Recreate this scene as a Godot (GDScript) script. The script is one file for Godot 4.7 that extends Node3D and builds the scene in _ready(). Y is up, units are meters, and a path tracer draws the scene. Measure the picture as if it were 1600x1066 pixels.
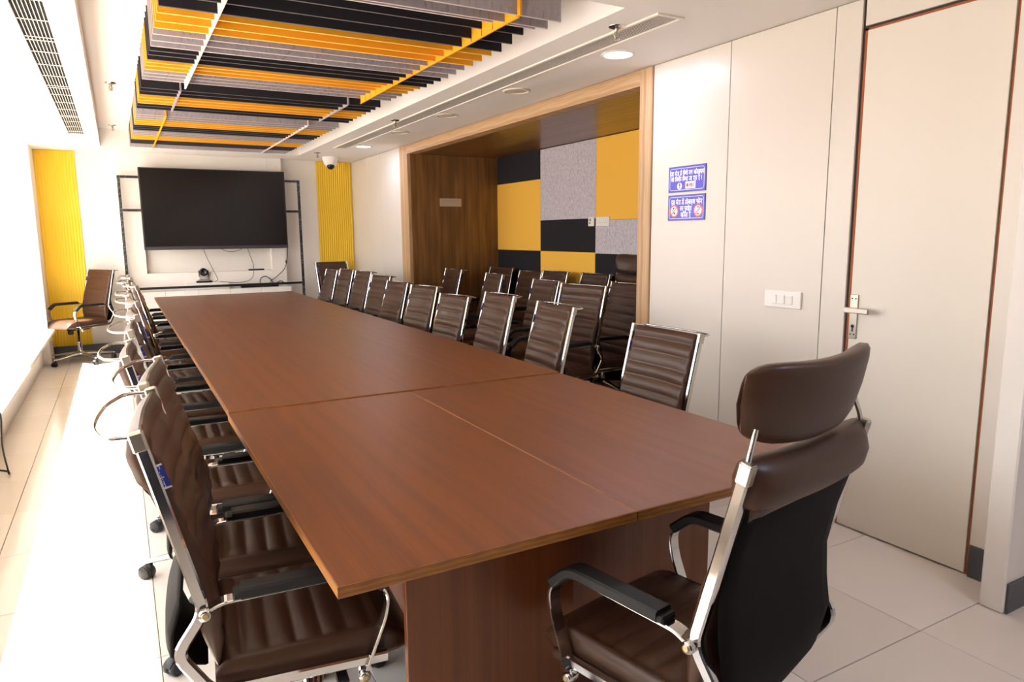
extends Node3D
# Conference room: long table, leather chairs, felt baffles, panelled alcove.
# x right, y up, camera near the origin looking down -z and to the right.

const CEIL := 2.44
const WALL_X := 2.966
const FAR_Z := -9.9
var M := {}
var names := {}
var shared := {}

# ------------------------------------------------------------------ helpers
func numbered(n: String) -> String:
	if not names.has(n):
		names[n] = 0
		return n
	names[n] += 1
	return "%s_%03d" % [n, names[n]]

func begin() -> SurfaceTool:
	var st := SurfaceTool.new()
	st.begin(Mesh.PRIMITIVE_TRIANGLES)
	st.set_smooth_group(-1)
	return st

func mesh_of(st: SurfaceTool) -> ArrayMesh:
	st.generate_normals()
	return st.commit()

func put(called: String, mesh: Mesh, mat: Material, parent: Node3D = null) -> MeshInstance3D:
	var o := MeshInstance3D.new()
	o.mesh = mesh
	o.material_override = mat
	o.cast_shadow = GeometryInstance3D.SHADOW_CASTING_SETTING_ON
	if parent == null:
		o.name = numbered(called)
		add_child(o, true)
	else:
		o.name = called
		parent.add_child(o, true)
	return o

func obj(called: String, st: SurfaceTool, mat: Material, parent: Node3D = null) -> MeshInstance3D:
	return put(called, mesh_of(st), mat, parent)

func tag(o: Node, label: String, category: String, group: String = "") -> Node:
	o.set_meta("label", label)
	o.set_meta("category", category)
	if group != "":
		o.set_meta("group", group)
	return o

func thing(called: String, label: String, category: String, at: Vector3 = Vector3.ZERO, turn: float = 0.0, group: String = "") -> Node3D:
	var o := Node3D.new()
	o.name = numbered(called)
	add_child(o, true)
	o.position = at
	o.rotation.y = turn
	tag(o, label, category, group)
	return o

func structure(o: Node, label: String) -> Node:
	o.set_meta("kind", "structure")
	o.set_meta("label", label)
	return o

func setting(called: String, label: String) -> Node3D:
	var o := Node3D.new()
	o.name = numbered(called)
	add_child(o, true)
	structure(o, label)
	return o

# triangle / quad seen clockwise from the side that n points to
func tri(st: SurfaceTool, a: Vector3, b: Vector3, c: Vector3, n: Vector3) -> void:
	if (b - a).cross(c - a).dot(n) > 0.0:
		var t := b
		b = c
		c = t
	st.add_vertex(a)
	st.add_vertex(b)
	st.add_vertex(c)

func quad(st: SurfaceTool, a: Vector3, b: Vector3, c: Vector3, d: Vector3, n: Vector3) -> void:
	tri(st, a, b, c, n)
	tri(st, a, c, d, n)

func box(st: SurfaceTool, c: Vector3, size: Vector3, r: float = 0.002, bs: Basis = Basis.IDENTITY) -> void:
	var h := size * 0.5
	r = minf(r, minf(h.x, minf(h.y, h.z)) * 0.9)
	var v := {}
	for sx in [-1, 1]:
		for sy in [-1, 1]:
			for sz in [-1, 1]:
				var k := Vector3i(sx, sy, sz)
				v[k] = [c + bs * Vector3(sx * h.x, sy * (h.y - r), sz * (h.z - r)), c + bs * Vector3(sx * (h.x - r), sy * h.y, sz * (h.z - r)), c + bs * Vector3(sx * (h.x - r), sy * (h.y - r), sz * h.z)]
	for s in [-1, 1]:
		var a0: Array = [Vector3i(s, -1, -1), Vector3i(s, 1, -1), Vector3i(s, 1, 1), Vector3i(s, -1, 1)]
		quad(st, v[a0[0]][0], v[a0[1]][0], v[a0[2]][0], v[a0[3]][0], bs * Vector3(s, 0, 0))
		var a1: Array = [Vector3i(-1, s, -1), Vector3i(1, s, -1), Vector3i(1, s, 1), Vector3i(-1, s, 1)]
		quad(st, v[a1[0]][1], v[a1[1]][1], v[a1[2]][1], v[a1[3]][1], bs * Vector3(0, s, 0))
		var a2: Array = [Vector3i(-1, -1, s), Vector3i(1, -1, s), Vector3i(1, 1, s), Vector3i(-1, 1, s)]
		quad(st, v[a2[0]][2], v[a2[1]][2], v[a2[2]][2], v[a2[3]][2], bs * Vector3(0, 0, s))
	if r <= 0.0:
		return
	for p in [-1, 1]:
		for q in [-1, 1]:
			quad(st, v[Vector3i(-1, p, q)][1], v[Vector3i(1, p, q)][1], v[Vector3i(1, p, q)][2], v[Vector3i(-1, p, q)][2], bs * Vector3(0, p, q))
			quad(st, v[Vector3i(p, -1, q)][0], v[Vector3i(p, 1, q)][0], v[Vector3i(p, 1, q)][2], v[Vector3i(p, -1, q)][2], bs * Vector3(p, 0, q))
			quad(st, v[Vector3i(p, q, -1)][0], v[Vector3i(p, q, 1)][0], v[Vector3i(p, q, 1)][1], v[Vector3i(p, q, -1)][1], bs * Vector3(p, q, 0))
			for s in [-1, 1]:
				var w: Array = v[Vector3i(p, q, s)]
				tri(st, w[0], w[1], w[2], bs * Vector3(p, q, s))

# box given by its two corners
func cbox(st: SurfaceTool, a: Vector3, b: Vector3, r: float = 0.002) -> void:
	box(st, (a + b) * 0.5, (b - a).abs(), r)

func boxmesh(size: Vector3, r: float = 0.002) -> ArrayMesh:
	var k := "box%s%s" % [size, r]
	if not shared.has(k):
		var st := begin()
		box(st, Vector3.ZERO, size, r)
		shared[k] = mesh_of(st)
	return shared[k]

func piece(called: String, a: Vector3, b: Vector3, mat: Material, parent: Node3D, r: float = 0.002) -> MeshInstance3D:
	var o := put(called, boxmesh((b - a).abs(), r), mat, parent)
	o.position = (a + b) * 0.5
	return o

func circle(r: float, n: int, ry: float = -1.0) -> PackedVector2Array:
	var p := PackedVector2Array()
	for k in n:
		var a := TAU * k / n
		p.append(Vector2(cos(a) * r, sin(a) * (r if ry < 0.0 else ry)))
	return p

func flat_profile(t: float, w: float, c: float = 0.0) -> PackedVector2Array:
	var x := t * 0.5
	var y := w * 0.5
	if c <= 0.0:
		return PackedVector2Array([Vector2(-x, -y), Vector2(x, -y), Vector2(x, y), Vector2(-x, y)])
	return PackedVector2Array([Vector2(-x + c, -y), Vector2(x - c, -y), Vector2(x, -y + c), Vector2(x, y - c), Vector2(x - c, y), Vector2(-x + c, y), Vector2(-x, y - c), Vector2(-x, -y + c)])

# adds triangles that share one winding; turned so that they face outwards
func closed(st: SurfaceTool, rings: Array, smooth: bool) -> void:
	var m: int = rings[0].size()
	var n := rings.size()
	var side := PackedVector3Array()
	for i in n - 1:
		for j in m:
			var k := (j + 1) % m
			side.append_array(PackedVector3Array([rings[i][j], rings[i][k], rings[i + 1][k], rings[i][j], rings[i + 1][k], rings[i + 1][j]]))
	var cap := PackedVector3Array()
	for e in [0, n - 1]:
		var c := Vector3.ZERO
		for v in rings[e]:
			c += v
		c /= m
		for j in m:
			var k := (j + 1) % m
			if e == 0:
				cap.append_array(PackedVector3Array([c, rings[e][k], rings[e][j]]))
			else:
				cap.append_array(PackedVector3Array([c, rings[e][j], rings[e][k]]))
	var o: Vector3 = rings[0][0]
	var vol := 0.0
	for list in [side, cap]:
		for i in range(0, list.size(), 3):
			vol += (list[i] - o).dot((list[i + 1] - o).cross(list[i + 2] - o))
	for list in [side, cap]:
		st.set_smooth_group(0 if smooth and list == side else -1)
		for i in range(0, list.size(), 3):
			st.add_vertex(list[i])
			st.add_vertex(list[i + 2] if vol > 0.0 else list[i + 1])
			st.add_vertex(list[i + 1] if vol > 0.0 else list[i + 2])
	st.set_smooth_group(-1)

func sweep(st: SurfaceTool, pts: PackedVector3Array, prof: PackedVector2Array, side: Vector3, smooth: bool = true) -> void:
	var n := pts.size()
	var rings := []
	var b := side
	for i in n:
		var t0 := (pts[i] - pts[maxi(i - 1, 0)]).normalized()
		var t1 := (pts[mini(i + 1, n - 1)] - pts[i]).normalized()
		if i == 0:
			t0 = t1
		if i == n - 1:
			t1 = t0
		var t := (t0 + t1).normalized()
		b = (b - t * b.dot(t)).normalized()
		var nn := t.cross(b).normalized()
		var miter := clampf(1.0 / maxf(0.3, t.dot(t1)), 1.0, 1.6)
		var ring := PackedVector3Array()
		for q in prof:
			ring.append(pts[i] + nn * q.x * miter + b * q.y)
		rings.append(ring)
	closed(st, rings, smooth)

func fillet(p: Array, r: float, steps: int = 4) -> PackedVector3Array:
	var out := PackedVector3Array()
	out.append(p[0])
	for i in range(1, p.size() - 1):
		var a: Vector3 = p[i - 1] - p[i]
		var c: Vector3 = p[i + 1] - p[i]
		var d := minf(r, minf(a.length(), c.length()) * 0.45)
		var s: Vector3 = p[i] + a.normalized() * d
		var e: Vector3 = p[i] + c.normalized() * d
		for k in steps + 1:
			var t := float(k) / steps
			out.append(s.lerp(p[i], t).lerp((p[i] as Vector3).lerp(e, t), t))
	out.append(p[p.size() - 1])
	return out

func curve_points(p: Array, steps: int = 5) -> PackedVector3Array:
	var out := PackedVector3Array()
	for i in p.size() - 1:
		var a: Vector3 = p[maxi(i - 1, 0)]
		var b: Vector3 = p[i]
		var c: Vector3 = p[i + 1]
		var d: Vector3 = p[mini(i + 2, p.size() - 1)]
		for k in steps:
			out.append(b.cubic_interpolate(c, a, d, float(k) / steps))
	out.append(p[p.size() - 1])
	return out

func cable(st: SurfaceTool, p: Array, r: float, steps: int = 6) -> void:
	sweep(st, curve_points(p, steps), circle(r, 6), Vector3(0.31, 0.27, 0.9).normalized())

func lathe(st: SurfaceTool, c: Vector3, prof: Array, seg: int, axis: Basis = Basis.IDENTITY, smooth: bool = true) -> void:
	st.set_smooth_group(0 if smooth else -1)
	for i in prof.size() - 1:
		var p: Vector2 = prof[i]
		var q: Vector2 = prof[i + 1]
		var nd := Vector2(q.y - p.y, -(q.x - p.x))
		for k in seg:
			var a := TAU * k / seg
			var b := TAU * (k + 1) / seg
			var m := (a + b) * 0.5
			var n := axis * Vector3(cos(m) * nd.x, nd.y, sin(m) * nd.x)
			var v0 := c + axis * Vector3(cos(a) * p.x, p.y, sin(a) * p.x)
			var v1 := c + axis * Vector3(cos(b) * p.x, p.y, sin(b) * p.x)
			var v2 := c + axis * Vector3(cos(b) * q.x, q.y, sin(b) * q.x)
			var v3 := c + axis * Vector3(cos(a) * q.x, q.y, sin(a) * q.x)
			if p.x < 0.00001:
				tri(st, v0, v2, v3, n)
			elif q.x < 0.00001:
				tri(st, v0, v1, v2, n)
			else:
				quad(st, v0, v1, v2, v3, n)
	st.set_smooth_group(-1)

func loft(st: SurfaceTool, loops: Array, smooth: bool = true) -> void:
	closed(st, loops, smooth)

func lerp_table(t: Array, x: float) -> float:
	if x <= t[0][0]:
		return t[0][1]
	for i in t.size() - 1:
		if x <= t[i + 1][0]:
			var k: float = (x - t[i][0]) / (t[i + 1][0] - t[i][0])
			k = k * k * (3.0 - 2.0 * k) * 0.5 + k * 0.5
			return lerpf(t[i][1], t[i + 1][1], k)
	return t[t.size() - 1][1]

# ------------------------------------------------------------------ materials
func mat(c: Color, rough: float = 0.6, metal: float = 0.0, spec: float = 0.5) -> StandardMaterial3D:
	var m := StandardMaterial3D.new()
	m.albedo_color = c
	m.roughness = rough
	m.metallic = metal
	m.metallic_specular = spec
	return m

func tri_map(m: StandardMaterial3D, scale: Vector3, world: bool) -> void:
	m.uv1_triplanar = true
	m.uv1_world_triplanar = world
	m.uv1_scale = scale
	m.uv1_triplanar_sharpness = 8.0

func rgb(r: int, g: int, b: int) -> Color:
	return Color8(r, g, b)

# wood grain that runs along v (or along u when across is true)
func wood_image(dark: Color, light: Color, seed_: int, lines: float, across: bool = false) -> ImageTexture:
	var s := 512
	var im := Image.create(s, s, false, Image.FORMAT_RGB8)
	var broad := FastNoiseLite.new()
	broad.seed = seed_
	broad.frequency = 1.0
	broad.fractal_octaves = 2
	var fine := FastNoiseLite.new()
	fine.seed = seed_ + 7
	fine.frequency = 1.0
	fine.fractal_octaves = 3
	for y in s:
		var a := TAU * y / s
		for x in s:
			var b := TAU * x / s
			# tileable along both axes
			var g := broad.get_noise_3d(cos(b) * lines * 0.3 + cos(a) * 0.1, sin(b) * lines * 0.3, sin(a) * 0.1)
			var f := fine.get_noise_3d(cos(b) * lines * 2.0 + cos(a) * 0.22, sin(b) * lines * 2.0, sin(a) * 0.22)
			var t := clampf(0.5 + g * 0.75 + f * 0.55, 0.0, 1.0)
			var c := dark.lerp(light, t)
			if across:
				im.set_pixel(y, x, c)
			else:
				im.set_pixel(x, y, c)
	im.generate_mipmaps()
	return ImageTexture.create_from_image(im)

func wood(dark: Color, light: Color, seed_: int, lines: float, size: float, rough: float, across: bool = false) -> StandardMaterial3D:
	var m := mat(Color.WHITE, rough)
	m.albedo_texture = wood_image(dark, light, seed_, lines, across)
	tri_map(m, Vector3.ONE / size, true)
	return m

func felt_image(base: Color, spots: Color, seed_: int, amount: float) -> ImageTexture:
	var s := 512
	var im := Image.create(s, s, false, Image.FORMAT_RGB8)
	var n := FastNoiseLite.new()
	n.seed = seed_
	n.frequency = 0.035
	n.fractal_octaves = 3
	var rng := RandomNumberGenerator.new()
	rng.seed = seed_
	for y in s:
		for x in s:
			# broad streaks, taller than wide
			var t := n.get_noise_2d(x * 1.6, y * 0.6) * 0.5 + rng.randf_range(-0.25, 0.25)
			im.set_pixel(x, y, base.lerp(spots, clampf(0.3 + t, 0.0, 1.0) * amount))
	for k in 260:
		var p := Vector2(rng.randf() * s, rng.randf() * s)
		var l := rng.randf_range(5.0, 22.0)
		for q in int(l):
			var px := (int(p.x + rng.randf_range(-1.5, 1.5)) % s + s) % s
			var py := (int(p.y + q) % s + s) % s
			im.set_pixel(px, py, base.lerp(spots, clampf(amount * 2.4, 0, 1)))
			im.set_pixel((px + 1) % s, py, base.lerp(spots, clampf(amount * 1.6, 0, 1)))
	return ImageTexture.create_from_image(im)

func bump(freq: float, seed_: int, strength: float, cell: bool = false) -> NoiseTexture2D:
	var n := FastNoiseLite.new()
	n.seed = seed_
	n.frequency = freq
	if cell:
		n.noise_type = FastNoiseLite.TYPE_CELLULAR
	n.fractal_octaves = 3
	var t := NoiseTexture2D.new()
	t.width = 256
	t.height = 256
	t.seamless = true
	t.as_normal_map = true
	t.bump_strength = strength
	t.noise = n
	return t

func make_materials() -> void:
	M.ceiling = mat(rgb(240, 235, 230), 0.9)
	M.wall = mat(rgb(222, 214, 204), 0.33)
	M.paint = mat(rgb(236, 230, 222), 0.7)
	M.gap = mat(rgb(60, 52, 46), 0.8)
	M.skirting = mat(rgb(74, 76, 80), 0.4)
	M.grout = mat(rgb(92, 84, 76), 0.9)
	M.tile = mat(rgb(226, 217, 205), 0.13)
	M.tile_b = mat(rgb(223, 213, 200), 0.15)
	M.tile_c = mat(rgb(229, 220, 209), 0.12)
	M.door = mat(rgb(226, 218, 206), 0.4)
	M.jamb = mat(rgb(160, 84, 40), 0.6)
	M.white_plastic = mat(rgb(240, 236, 230), 0.35)
	M.grey_plastic = mat(rgb(160, 156, 152), 0.4)
	M.metal_white = mat(rgb(236, 228, 218), 0.45)
	M.black = mat(rgb(14, 13, 13), 0.7)
	M.void = mat(rgb(8, 7, 6), 0.95)
	M.pad = mat(rgb(25, 25, 27), 0.5, 0.0, 0.4)
	M.rubber = mat(rgb(34, 34, 36), 0.45)
	M.chrome = mat(rgb(205, 204, 204), 0.08, 1.0)
	M.satin = mat(rgb(190, 184, 172), 0.32, 1.0)
	M.brass = mat(rgb(176, 160, 126), 0.35, 1.0)
	M.screen = mat(rgb(20, 18, 18), 0.22)
	M.bezel = mat(rgb(40, 38, 42), 0.4)
	M.bezel_bar = mat(rgb(80, 76, 82), 0.35, 0.5)
	M.cable = mat(rgb(40, 36, 34), 0.6)
	M.leather = mat(rgb(72, 48, 34), 0.38, 0.0, 0.42)
	M.leather.normal_enabled = true
	M.leather.normal_texture = bump(0.05, 5, 3.0, true)
	M.leather.normal_scale = 0.12
	tri_map(M.leather, Vector3.ONE * 9.0, false)
	M.mesh_cloth = mat(rgb(22, 20, 20), 0.85, 0.0, 0.3)
	M.mesh_cloth.normal_enabled = true
	M.mesh_cloth.normal_texture = bump(0.2, 9, 4.0)
	M.mesh_cloth.normal_scale = 0.4
	tri_map(M.mesh_cloth, Vector3.ONE * 14.0, false)
	M.table = wood(rgb(98, 49, 14), rgb(116, 61, 19), 3, 9.0, 0.9, 0.4)
	M.table.metallic_specular = 0.6
	M.table_edge = wood(rgb(128, 80, 34), rgb(186, 126, 62), 4, 5.0, 0.08, 0.45, true)
	M.table_leg = wood(rgb(104, 56, 24), rgb(120, 68, 32), 6, 9.0, 0.9, 0.4)
	M.walnut = wood(rgb(104, 70, 36), rgb(150, 106, 60), 12, 7.0, 0.8, 0.4)
	M.walnut_flat = wood(rgb(98, 66, 34), rgb(140, 98, 56), 15, 7.0, 0.8, 0.3)
	M.oak = wood(rgb(176, 138, 98), rgb(206, 172, 132), 21, 6.0, 0.5, 0.5)
	M.felt_yellow = mat(rgb(240, 168, 44), 0.95, 0.0, 0.2)
	M.felt_black = mat(rgb(46, 44, 47), 0.95, 0.0, 0.2)
	M.felt_grey = mat(Color.WHITE, 0.95, 0.0, 0.2)
	M.felt_grey.albedo_texture = felt_image(rgb(214, 206, 214), rgb(74, 70, 78), 31, 0.36)
	tri_map(M.felt_grey, Vector3.ONE * 1.6, true)
	M.felt_baffle = mat(Color.WHITE, 0.95, 0.0, 0.2)
	M.felt_baffle.albedo_texture = felt_image(rgb(172, 164, 168), rgb(110, 104, 108), 33, 0.3)
	tri_map(M.felt_baffle, Vector3.ONE * 1.1, true)
	M.felt_light = mat(rgb(214, 202, 198), 0.95, 0.0, 0.2)
	M.panel_yellow = mat(rgb(250, 194, 82), 0.9, 0.0, 0.2)
	M.ridge_yellow = mat(rgb(240, 196, 44), 0.6)
	M.marble = mat(Color.WHITE, 0.3)
	var im := Image.create(256, 256, false, Image.FORMAT_RGB8)
	var n := FastNoiseLite.new()
	n.seed = 77
	n.frequency = 0.018
	n.fractal_type = FastNoiseLite.FRACTAL_RIDGED
	for y in 256:
		for x in 256:
			var v := pow(clampf(n.get_noise_2d(x, y) * 0.5 + 0.5, 0, 1), 7.0)
			im.set_pixel(x, y, rgb(34, 34, 32).lerp(rgb(200, 200, 190), clampf(v * 1.3, 0, 1)))
	M.marble.albedo_texture = ImageTexture.create_from_image(im)
	tri_map(M.marble, Vector3.ONE * 2.2, true)
	M.glass = mat(Color(0.95, 0.98, 1.0, 0.06), 0.02)
	M.glass.transparency = BaseMaterial3D.TRANSPARENCY_ALPHA
	M.lamp_on = mat(rgb(255, 250, 250), 0.5)
	M.lamp_on.emission_enabled = true
	M.lamp_on.emission = Color(1.0, 0.97, 1.0)
	M.lamp_on.emission_energy_multiplier = 9.0
	M.lamp_off = mat(rgb(216, 200, 178), 0.5)

# ------------------------------------------------------------------ camera and light
func make_camera_and_light() -> void:
	var cam := Camera3D.new()
	cam.name = "camera"
	cam.position = Vector3(0, 1.42, 0)
	cam.basis = Basis(Vector3.UP, deg_to_rad(-29.237)) * Basis(Vector3.RIGHT, deg_to_rad(-8.693)) * Basis(Vector3.BACK, deg_to_rad(-0.5055))
	cam.fov = rad_to_deg(2.0 * atan(533.0 / 1089.37))
	cam.near = 0.05
	cam.far = 80.0
	add_child(cam)
	cam.current = true
	var e := Environment.new()
	e.background_mode = Environment.BG_SKY
	var sky := Sky.new()
	var sm := ProceduralSkyMaterial.new()
	sm.sky_top_color = Color(0.92, 0.94, 0.97)
	sm.sky_horizon_color = Color(0.82, 0.805, 0.79)
	sm.ground_bottom_color = Color(0.83, 0.79, 0.75)
	sm.ground_horizon_color = Color(0.98, 0.93, 0.885)
	sm.sky_energy_multiplier = 1.0
	sm.ground_energy_multiplier = 1.0
	sky.sky_material = sm
	e.sky = sky
	e.background_energy_multiplier = 8.0
	e.tonemap_mode = Environment.TONE_MAPPER_LINEAR
	e.tonemap_exposure = 1.15
	e.sdfgi_enabled = true
	e.ssao_enabled = true
	e.ssil_enabled = true
	var we := WorldEnvironment.new()
	we.name = "world_environment"
	we.environment = e
	add_child(we)
	var sun := DirectionalLight3D.new()
	sun.name = "sun"
	sun.light_color = Color(1.0, 0.97, 0.93)
	sun.light_energy = 13.5
	sun.light_angular_distance = 2.2
	sun.shadow_enabled = true
	sun.sky_mode = DirectionalLight3D.SKY_MODE_LIGHT_ONLY
	add_child(sun)
	sun.look_at_from_position(Vector3(-10, 16.8, 0), Vector3.ZERO, Vector3.BACK)

func _ready() -> void:
	make_camera_and_light()
	make_materials()
	make_shell()
	make_alcove()
	make_far_wall()
	make_ceiling_things()
	make_baffles()
	make_table()
	make_chairs()
	make_wall_things()
	make_screen_group()

# ------------------------------------------------------------------ the room
func make_shell() -> void:
	# floor: grout bed with tiles laid on it
	var fl := setting("floor", "cream polished floor of large square tiles")
	piece("bed", Vector3(-1.6, -0.12, -10.2), Vector3(4.6, -0.006, 2.6), M.grout, fl, 0.0)
	var rng := RandomNumberGenerator.new()
	rng.seed = 11
	var tm := boxmesh(Vector3(0.5945, 0.012, 0.5965), 0.0015)
	for i in range(-2, 8):
		for j in range(-5, 17):
			var x := -0.58 + 0.5968 * i + 0.2984
			var z := -1.31 - 0.6 * j + 0.3
			if z < -10.1 or x > 4.4:
				continue
			var t := put("tile", tm, [M.tile, M.tile_b, M.tile_c][rng.randi() % 3], fl)
			t.position = Vector3(x, -0.006, z)
	# ceiling: four slabs round the recess, the recess lid and the lower duct casing by the windows
	var ce := setting("ceiling", "white plaster ceiling with a long central recess")
	var rx0 := -0.075
	var rx1 := 2.115
	var rz0 := -2.69
	var rz1 := -9.3
	var st := begin()
	# the window side slab has a long opening for the return-air grille
	cbox(st, Vector3(-1.5, CEIL, -10.1), Vector3(-0.33, CEIL + 0.35, 2.6), 0.0)
	cbox(st, Vector3(-0.192, CEIL, -10.1), Vector3(rx0, CEIL + 0.35, 2.6), 0.0)
	cbox(st, Vector3(-0.33, CEIL, -10.1), Vector3(-0.192, CEIL + 0.35, -8.35), 0.0)
	cbox(st, Vector3(-0.33, CEIL, 0.0), Vector3(-0.192, CEIL + 0.35, 2.6), 0.0)
	cbox(st, Vector3(-0.33, CEIL + 0.2, -8.35), Vector3(-0.192, CEIL + 0.35, 0.0), 0.0)
	cbox(st, Vector3(rx1, CEIL, -10.1), Vector3(4.6, CEIL + 0.35, 2.6), 0.0)
	cbox(st, Vector3(rx0, CEIL, rz0), Vector3(rx1, CEIL + 0.35, 2.6), 0.0)
	cbox(st, Vector3(rx0, CEIL, -10.1), Vector3(rx1, CEIL + 0.35, rz1), 0.0)
	cbox(st, Vector3(rx0, CEIL + 0.2, rz1), Vector3(rx1, CEIL + 0.35, rz0), 0.0)
	obj("slab", st, M.ceiling, ce)
	# right wall (base) with white laminate panels on it
	var wr := setting("wall_right", "white laminate panelled wall on the right")
	st = begin()
	cbox(st, Vector3(WALL_X + 0.012, 0, -3.5), Vector3(WALL_X + 0.12, CEIL, -2.08), 0.0)
	cbox(st, Vector3(WALL_X + 0.012, 2.31, -2.08), Vector3(WALL_X + 0.12, CEIL, -1.455), 0.0)
	cbox(st, Vector3(WALL_X + 0.012, 0, -1.455), Vector3(WALL_X + 0.12, CEIL, -1.3), 0.0)
	cbox(st, Vector3(WALL_X + 0.012, 0, -10.0), Vector3(WALL_X + 0.12, CEIL, -7.92), 0.0)
	obj("backing", st, M.gap, wr)
	for s in [[-3.478, -2.857], [-2.853, -2.222], [-2.218, -2.088]]:
		piece("panel", Vector3(WALL_X, 0.0, s[0]), Vector3(WALL_X + 0.012, CEIL - 0.004, s[1]), M.wall, wr, 0.0015)
	piece("panel", Vector3(WALL_X, 2.318, -2.072), Vector3(WALL_X + 0.012, CEIL - 0.004, -1.45), M.wall, wr, 0.0015)
	piece("panel", Vector3(WALL_X, 0.0, -1.45), Vector3(WALL_X + 0.012, CEIL - 0.004, -1.3), M.wall, wr, 0.0015)
	for s in [[-9.9, -9.205], [-9.2, -8.655], [-8.65, -7.932]]:
		piece("panel", Vector3(WALL_X, 0.0, s[0]), Vector3(WALL_X + 0.012, CEIL - 0.004, s[1]), M.wall, wr, 0.0015)
	piece("skirting", Vector3(WALL_X - 0.006, 0.0, -1.448), Vector3(WALL_X, 0.14, -1.302), M.skirting, wr)
	# stub wall by the door and the walls behind the camera
	var ws := setting("wall_stub", "cream wall end standing out beside the door")
	st = begin()
	cbox(st, Vector3(2.77, 0, -1.304), Vector3(4.4, CEIL, -1.22), 0.006)
	obj("plaster", st, M.paint, ws)
	piece("skirting", Vector3(2.782, 0.0, -1.22), Vector3(4.3, 0.12, -1.21), M.skirting, ws)
	var wb := setting("wall_back", "cream wall behind the viewer")
	st = begin()
	cbox(st, Vector3(-1.5, 0, 0.6), Vector3(0.7, CEIL, 2.45), 0.0)
	obj("dark_lining", st, mat(rgb(40, 42, 54), 0.6), wb)
	st = begin()
	cbox(st, Vector3(0.7, 0, 2.3), Vector3(4.5, CEIL, 2.45), 0.0)
	cbox(st, Vector3(4.2, 0, -1.25), Vector3(4.4, CEIL, 2.35), 0.0)
	obj("plaster", st, M.paint, wb)
	# door with its gaps
	var d := setting("door_1", "flush cream door with a lever handle and brown edges")
	piece("slab", Vector3(WALL_X + 0.004, 0.008, -2.061), Vector3(WALL_X + 0.04, 2.298, -1.466), M.door, d, 0.0015)
	st = begin()
	cbox(st, Vector3(WALL_X + 0.014, 0, -2.086), Vector3(WALL_X + 0.1, 2.315, -2.064), 0.0)
	cbox(st, Vector3(WALL_X + 0.014, 0, -1.463), Vector3(WALL_X + 0.1, 2.315, -1.45), 0.0)
	cbox(st, Vector3(WALL_X + 0.014, 2.301, -2.086), Vector3(WALL_X + 0.1, 2.318, -1.45), 0.0)
	cbox(st, Vector3(WALL_X + 0.041, 0, -2.08), Vector3(WALL_X + 0.1, 2.31, -1.455), 0.0)
	obj("frame", st, M.jamb, d)
	var hp := piece("handle_plate", Vector3(WALL_X - 0.004, 0.925, -2.058), Vector3(WALL_X + 0.004, 1.13, -2.018), M.satin, d, 0.0015)
	st = begin()
	for y in [0.945, 1.112]:
		for z in [-0.009, 0.009]:
			lathe(st, Vector3(-0.004, y - 1.0275, z), [Vector2(0.0, -0.0015), Vector2(0.0035, -0.001), Vector2(0.0035, 0.002)], 10, Basis(Vector3.BACK, PI / 2) * Basis(Vector3.RIGHT, PI))
	lathe(st, Vector3(-0.004, -0.045, 0.0), [Vector2(0.0, -0.002), Vector2(0.008, -0.0015), Vector2(0.009, 0.002)], 14, Basis(Vector3.BACK, PI / 2) * Basis(Vector3.RIGHT, PI))
	box(st, Vector3(-0.004, -0.06, 0), Vector3(0.003, 0.02, 0.007), 0.0005)
	obj("keyhole", st, M.gap, hp)
	st = begin()
	cable(st, [Vector3(WALL_X - 0.004, 1.062, -2.042), Vector3(WALL_X - 0.05, 1.062, -2.042)], 0.009, 2)
	box(st, Vector3(WALL_X - 0.055, 1.062, -1.99), Vector3(0.014, 0.026, 0.125), 0.004)
	obj("handle", st, M.satin, d)
	# left wall: ledge, window strip and the column where the strip ends
	var wl := setting("wall_left", "white wall under and over the window strip on the left")
	st = begin()
	cbox(st, Vector3(-1.37, 0, -10.0), Vector3(-1.28, 0.42, 2.4), 0.0)
	cbox(st, Vector3(-1.37, 2.33, -10.0), Vector3(-1.28, CEIL, 2.4), 0.0)
	cbox(st, Vector3(-1.37, 0.4, -10.0), Vector3(-1.28, 2.4, -9.39), 0.0)
	cbox(st, Vector3(-1.3, 0.0, -9.95), Vector3(-0.76, CEIL, -9.4), 0.004)
	cbox(st, Vector3(-1.37, 0.4, -0.9), Vector3(-1.28, 2.4, 2.4), 0.0)
	obj("plaster", st, M.paint, wl)
	var lg := setting("trim_1", "long white stone bench ledge under the windows")
	piece("slab", Vector3(-1.3, 0.37, -9.42), Vector3(-0.69, 0.41, 2.3), M.tile_c, lg, 0.005)
	piece("riser", Vector3(-1.29, 0.0, -9.4), Vector3(-0.83, 0.37, 2.3), M.paint, lg, 0.0)
	var zs := []
	for k in 8:
		zs.append(-0.9 - k * 1.22)
	for k in 7:
		var w := setting("window_%d" % (k + 1), "aluminium framed window pane in the strip over the ledge")
		var z0: float = zs[k]
		var z1: float = zs[k + 1] if k < 6 else -9.39
		st = begin()
		cbox(st, Vector3(-1.36, 0.42, z1), Vector3(-1.31, 0.46, z0), 0.002)
		cbox(st, Vector3(-1.37, 2.29, z1), Vector3(-1.31, 2.33, z0), 0.002)
		cbox(st, Vector3(-1.37, 0.46, z0 - 0.025), Vector3(-1.31, 2.29, z0), 0.002)
		cbox(st, Vector3(-1.37, 0.46, z1), Vector3(-1.31, 2.29, z1 + 0.025), 0.002)
		obj("frame", st, M.metal_white, w)
		piece("pane", Vector3(-1.343, 0.46, z1 + 0.025), Vector3(-1.337, 2.29, z0 - 0.025), M.glass, w, 0.0)

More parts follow.
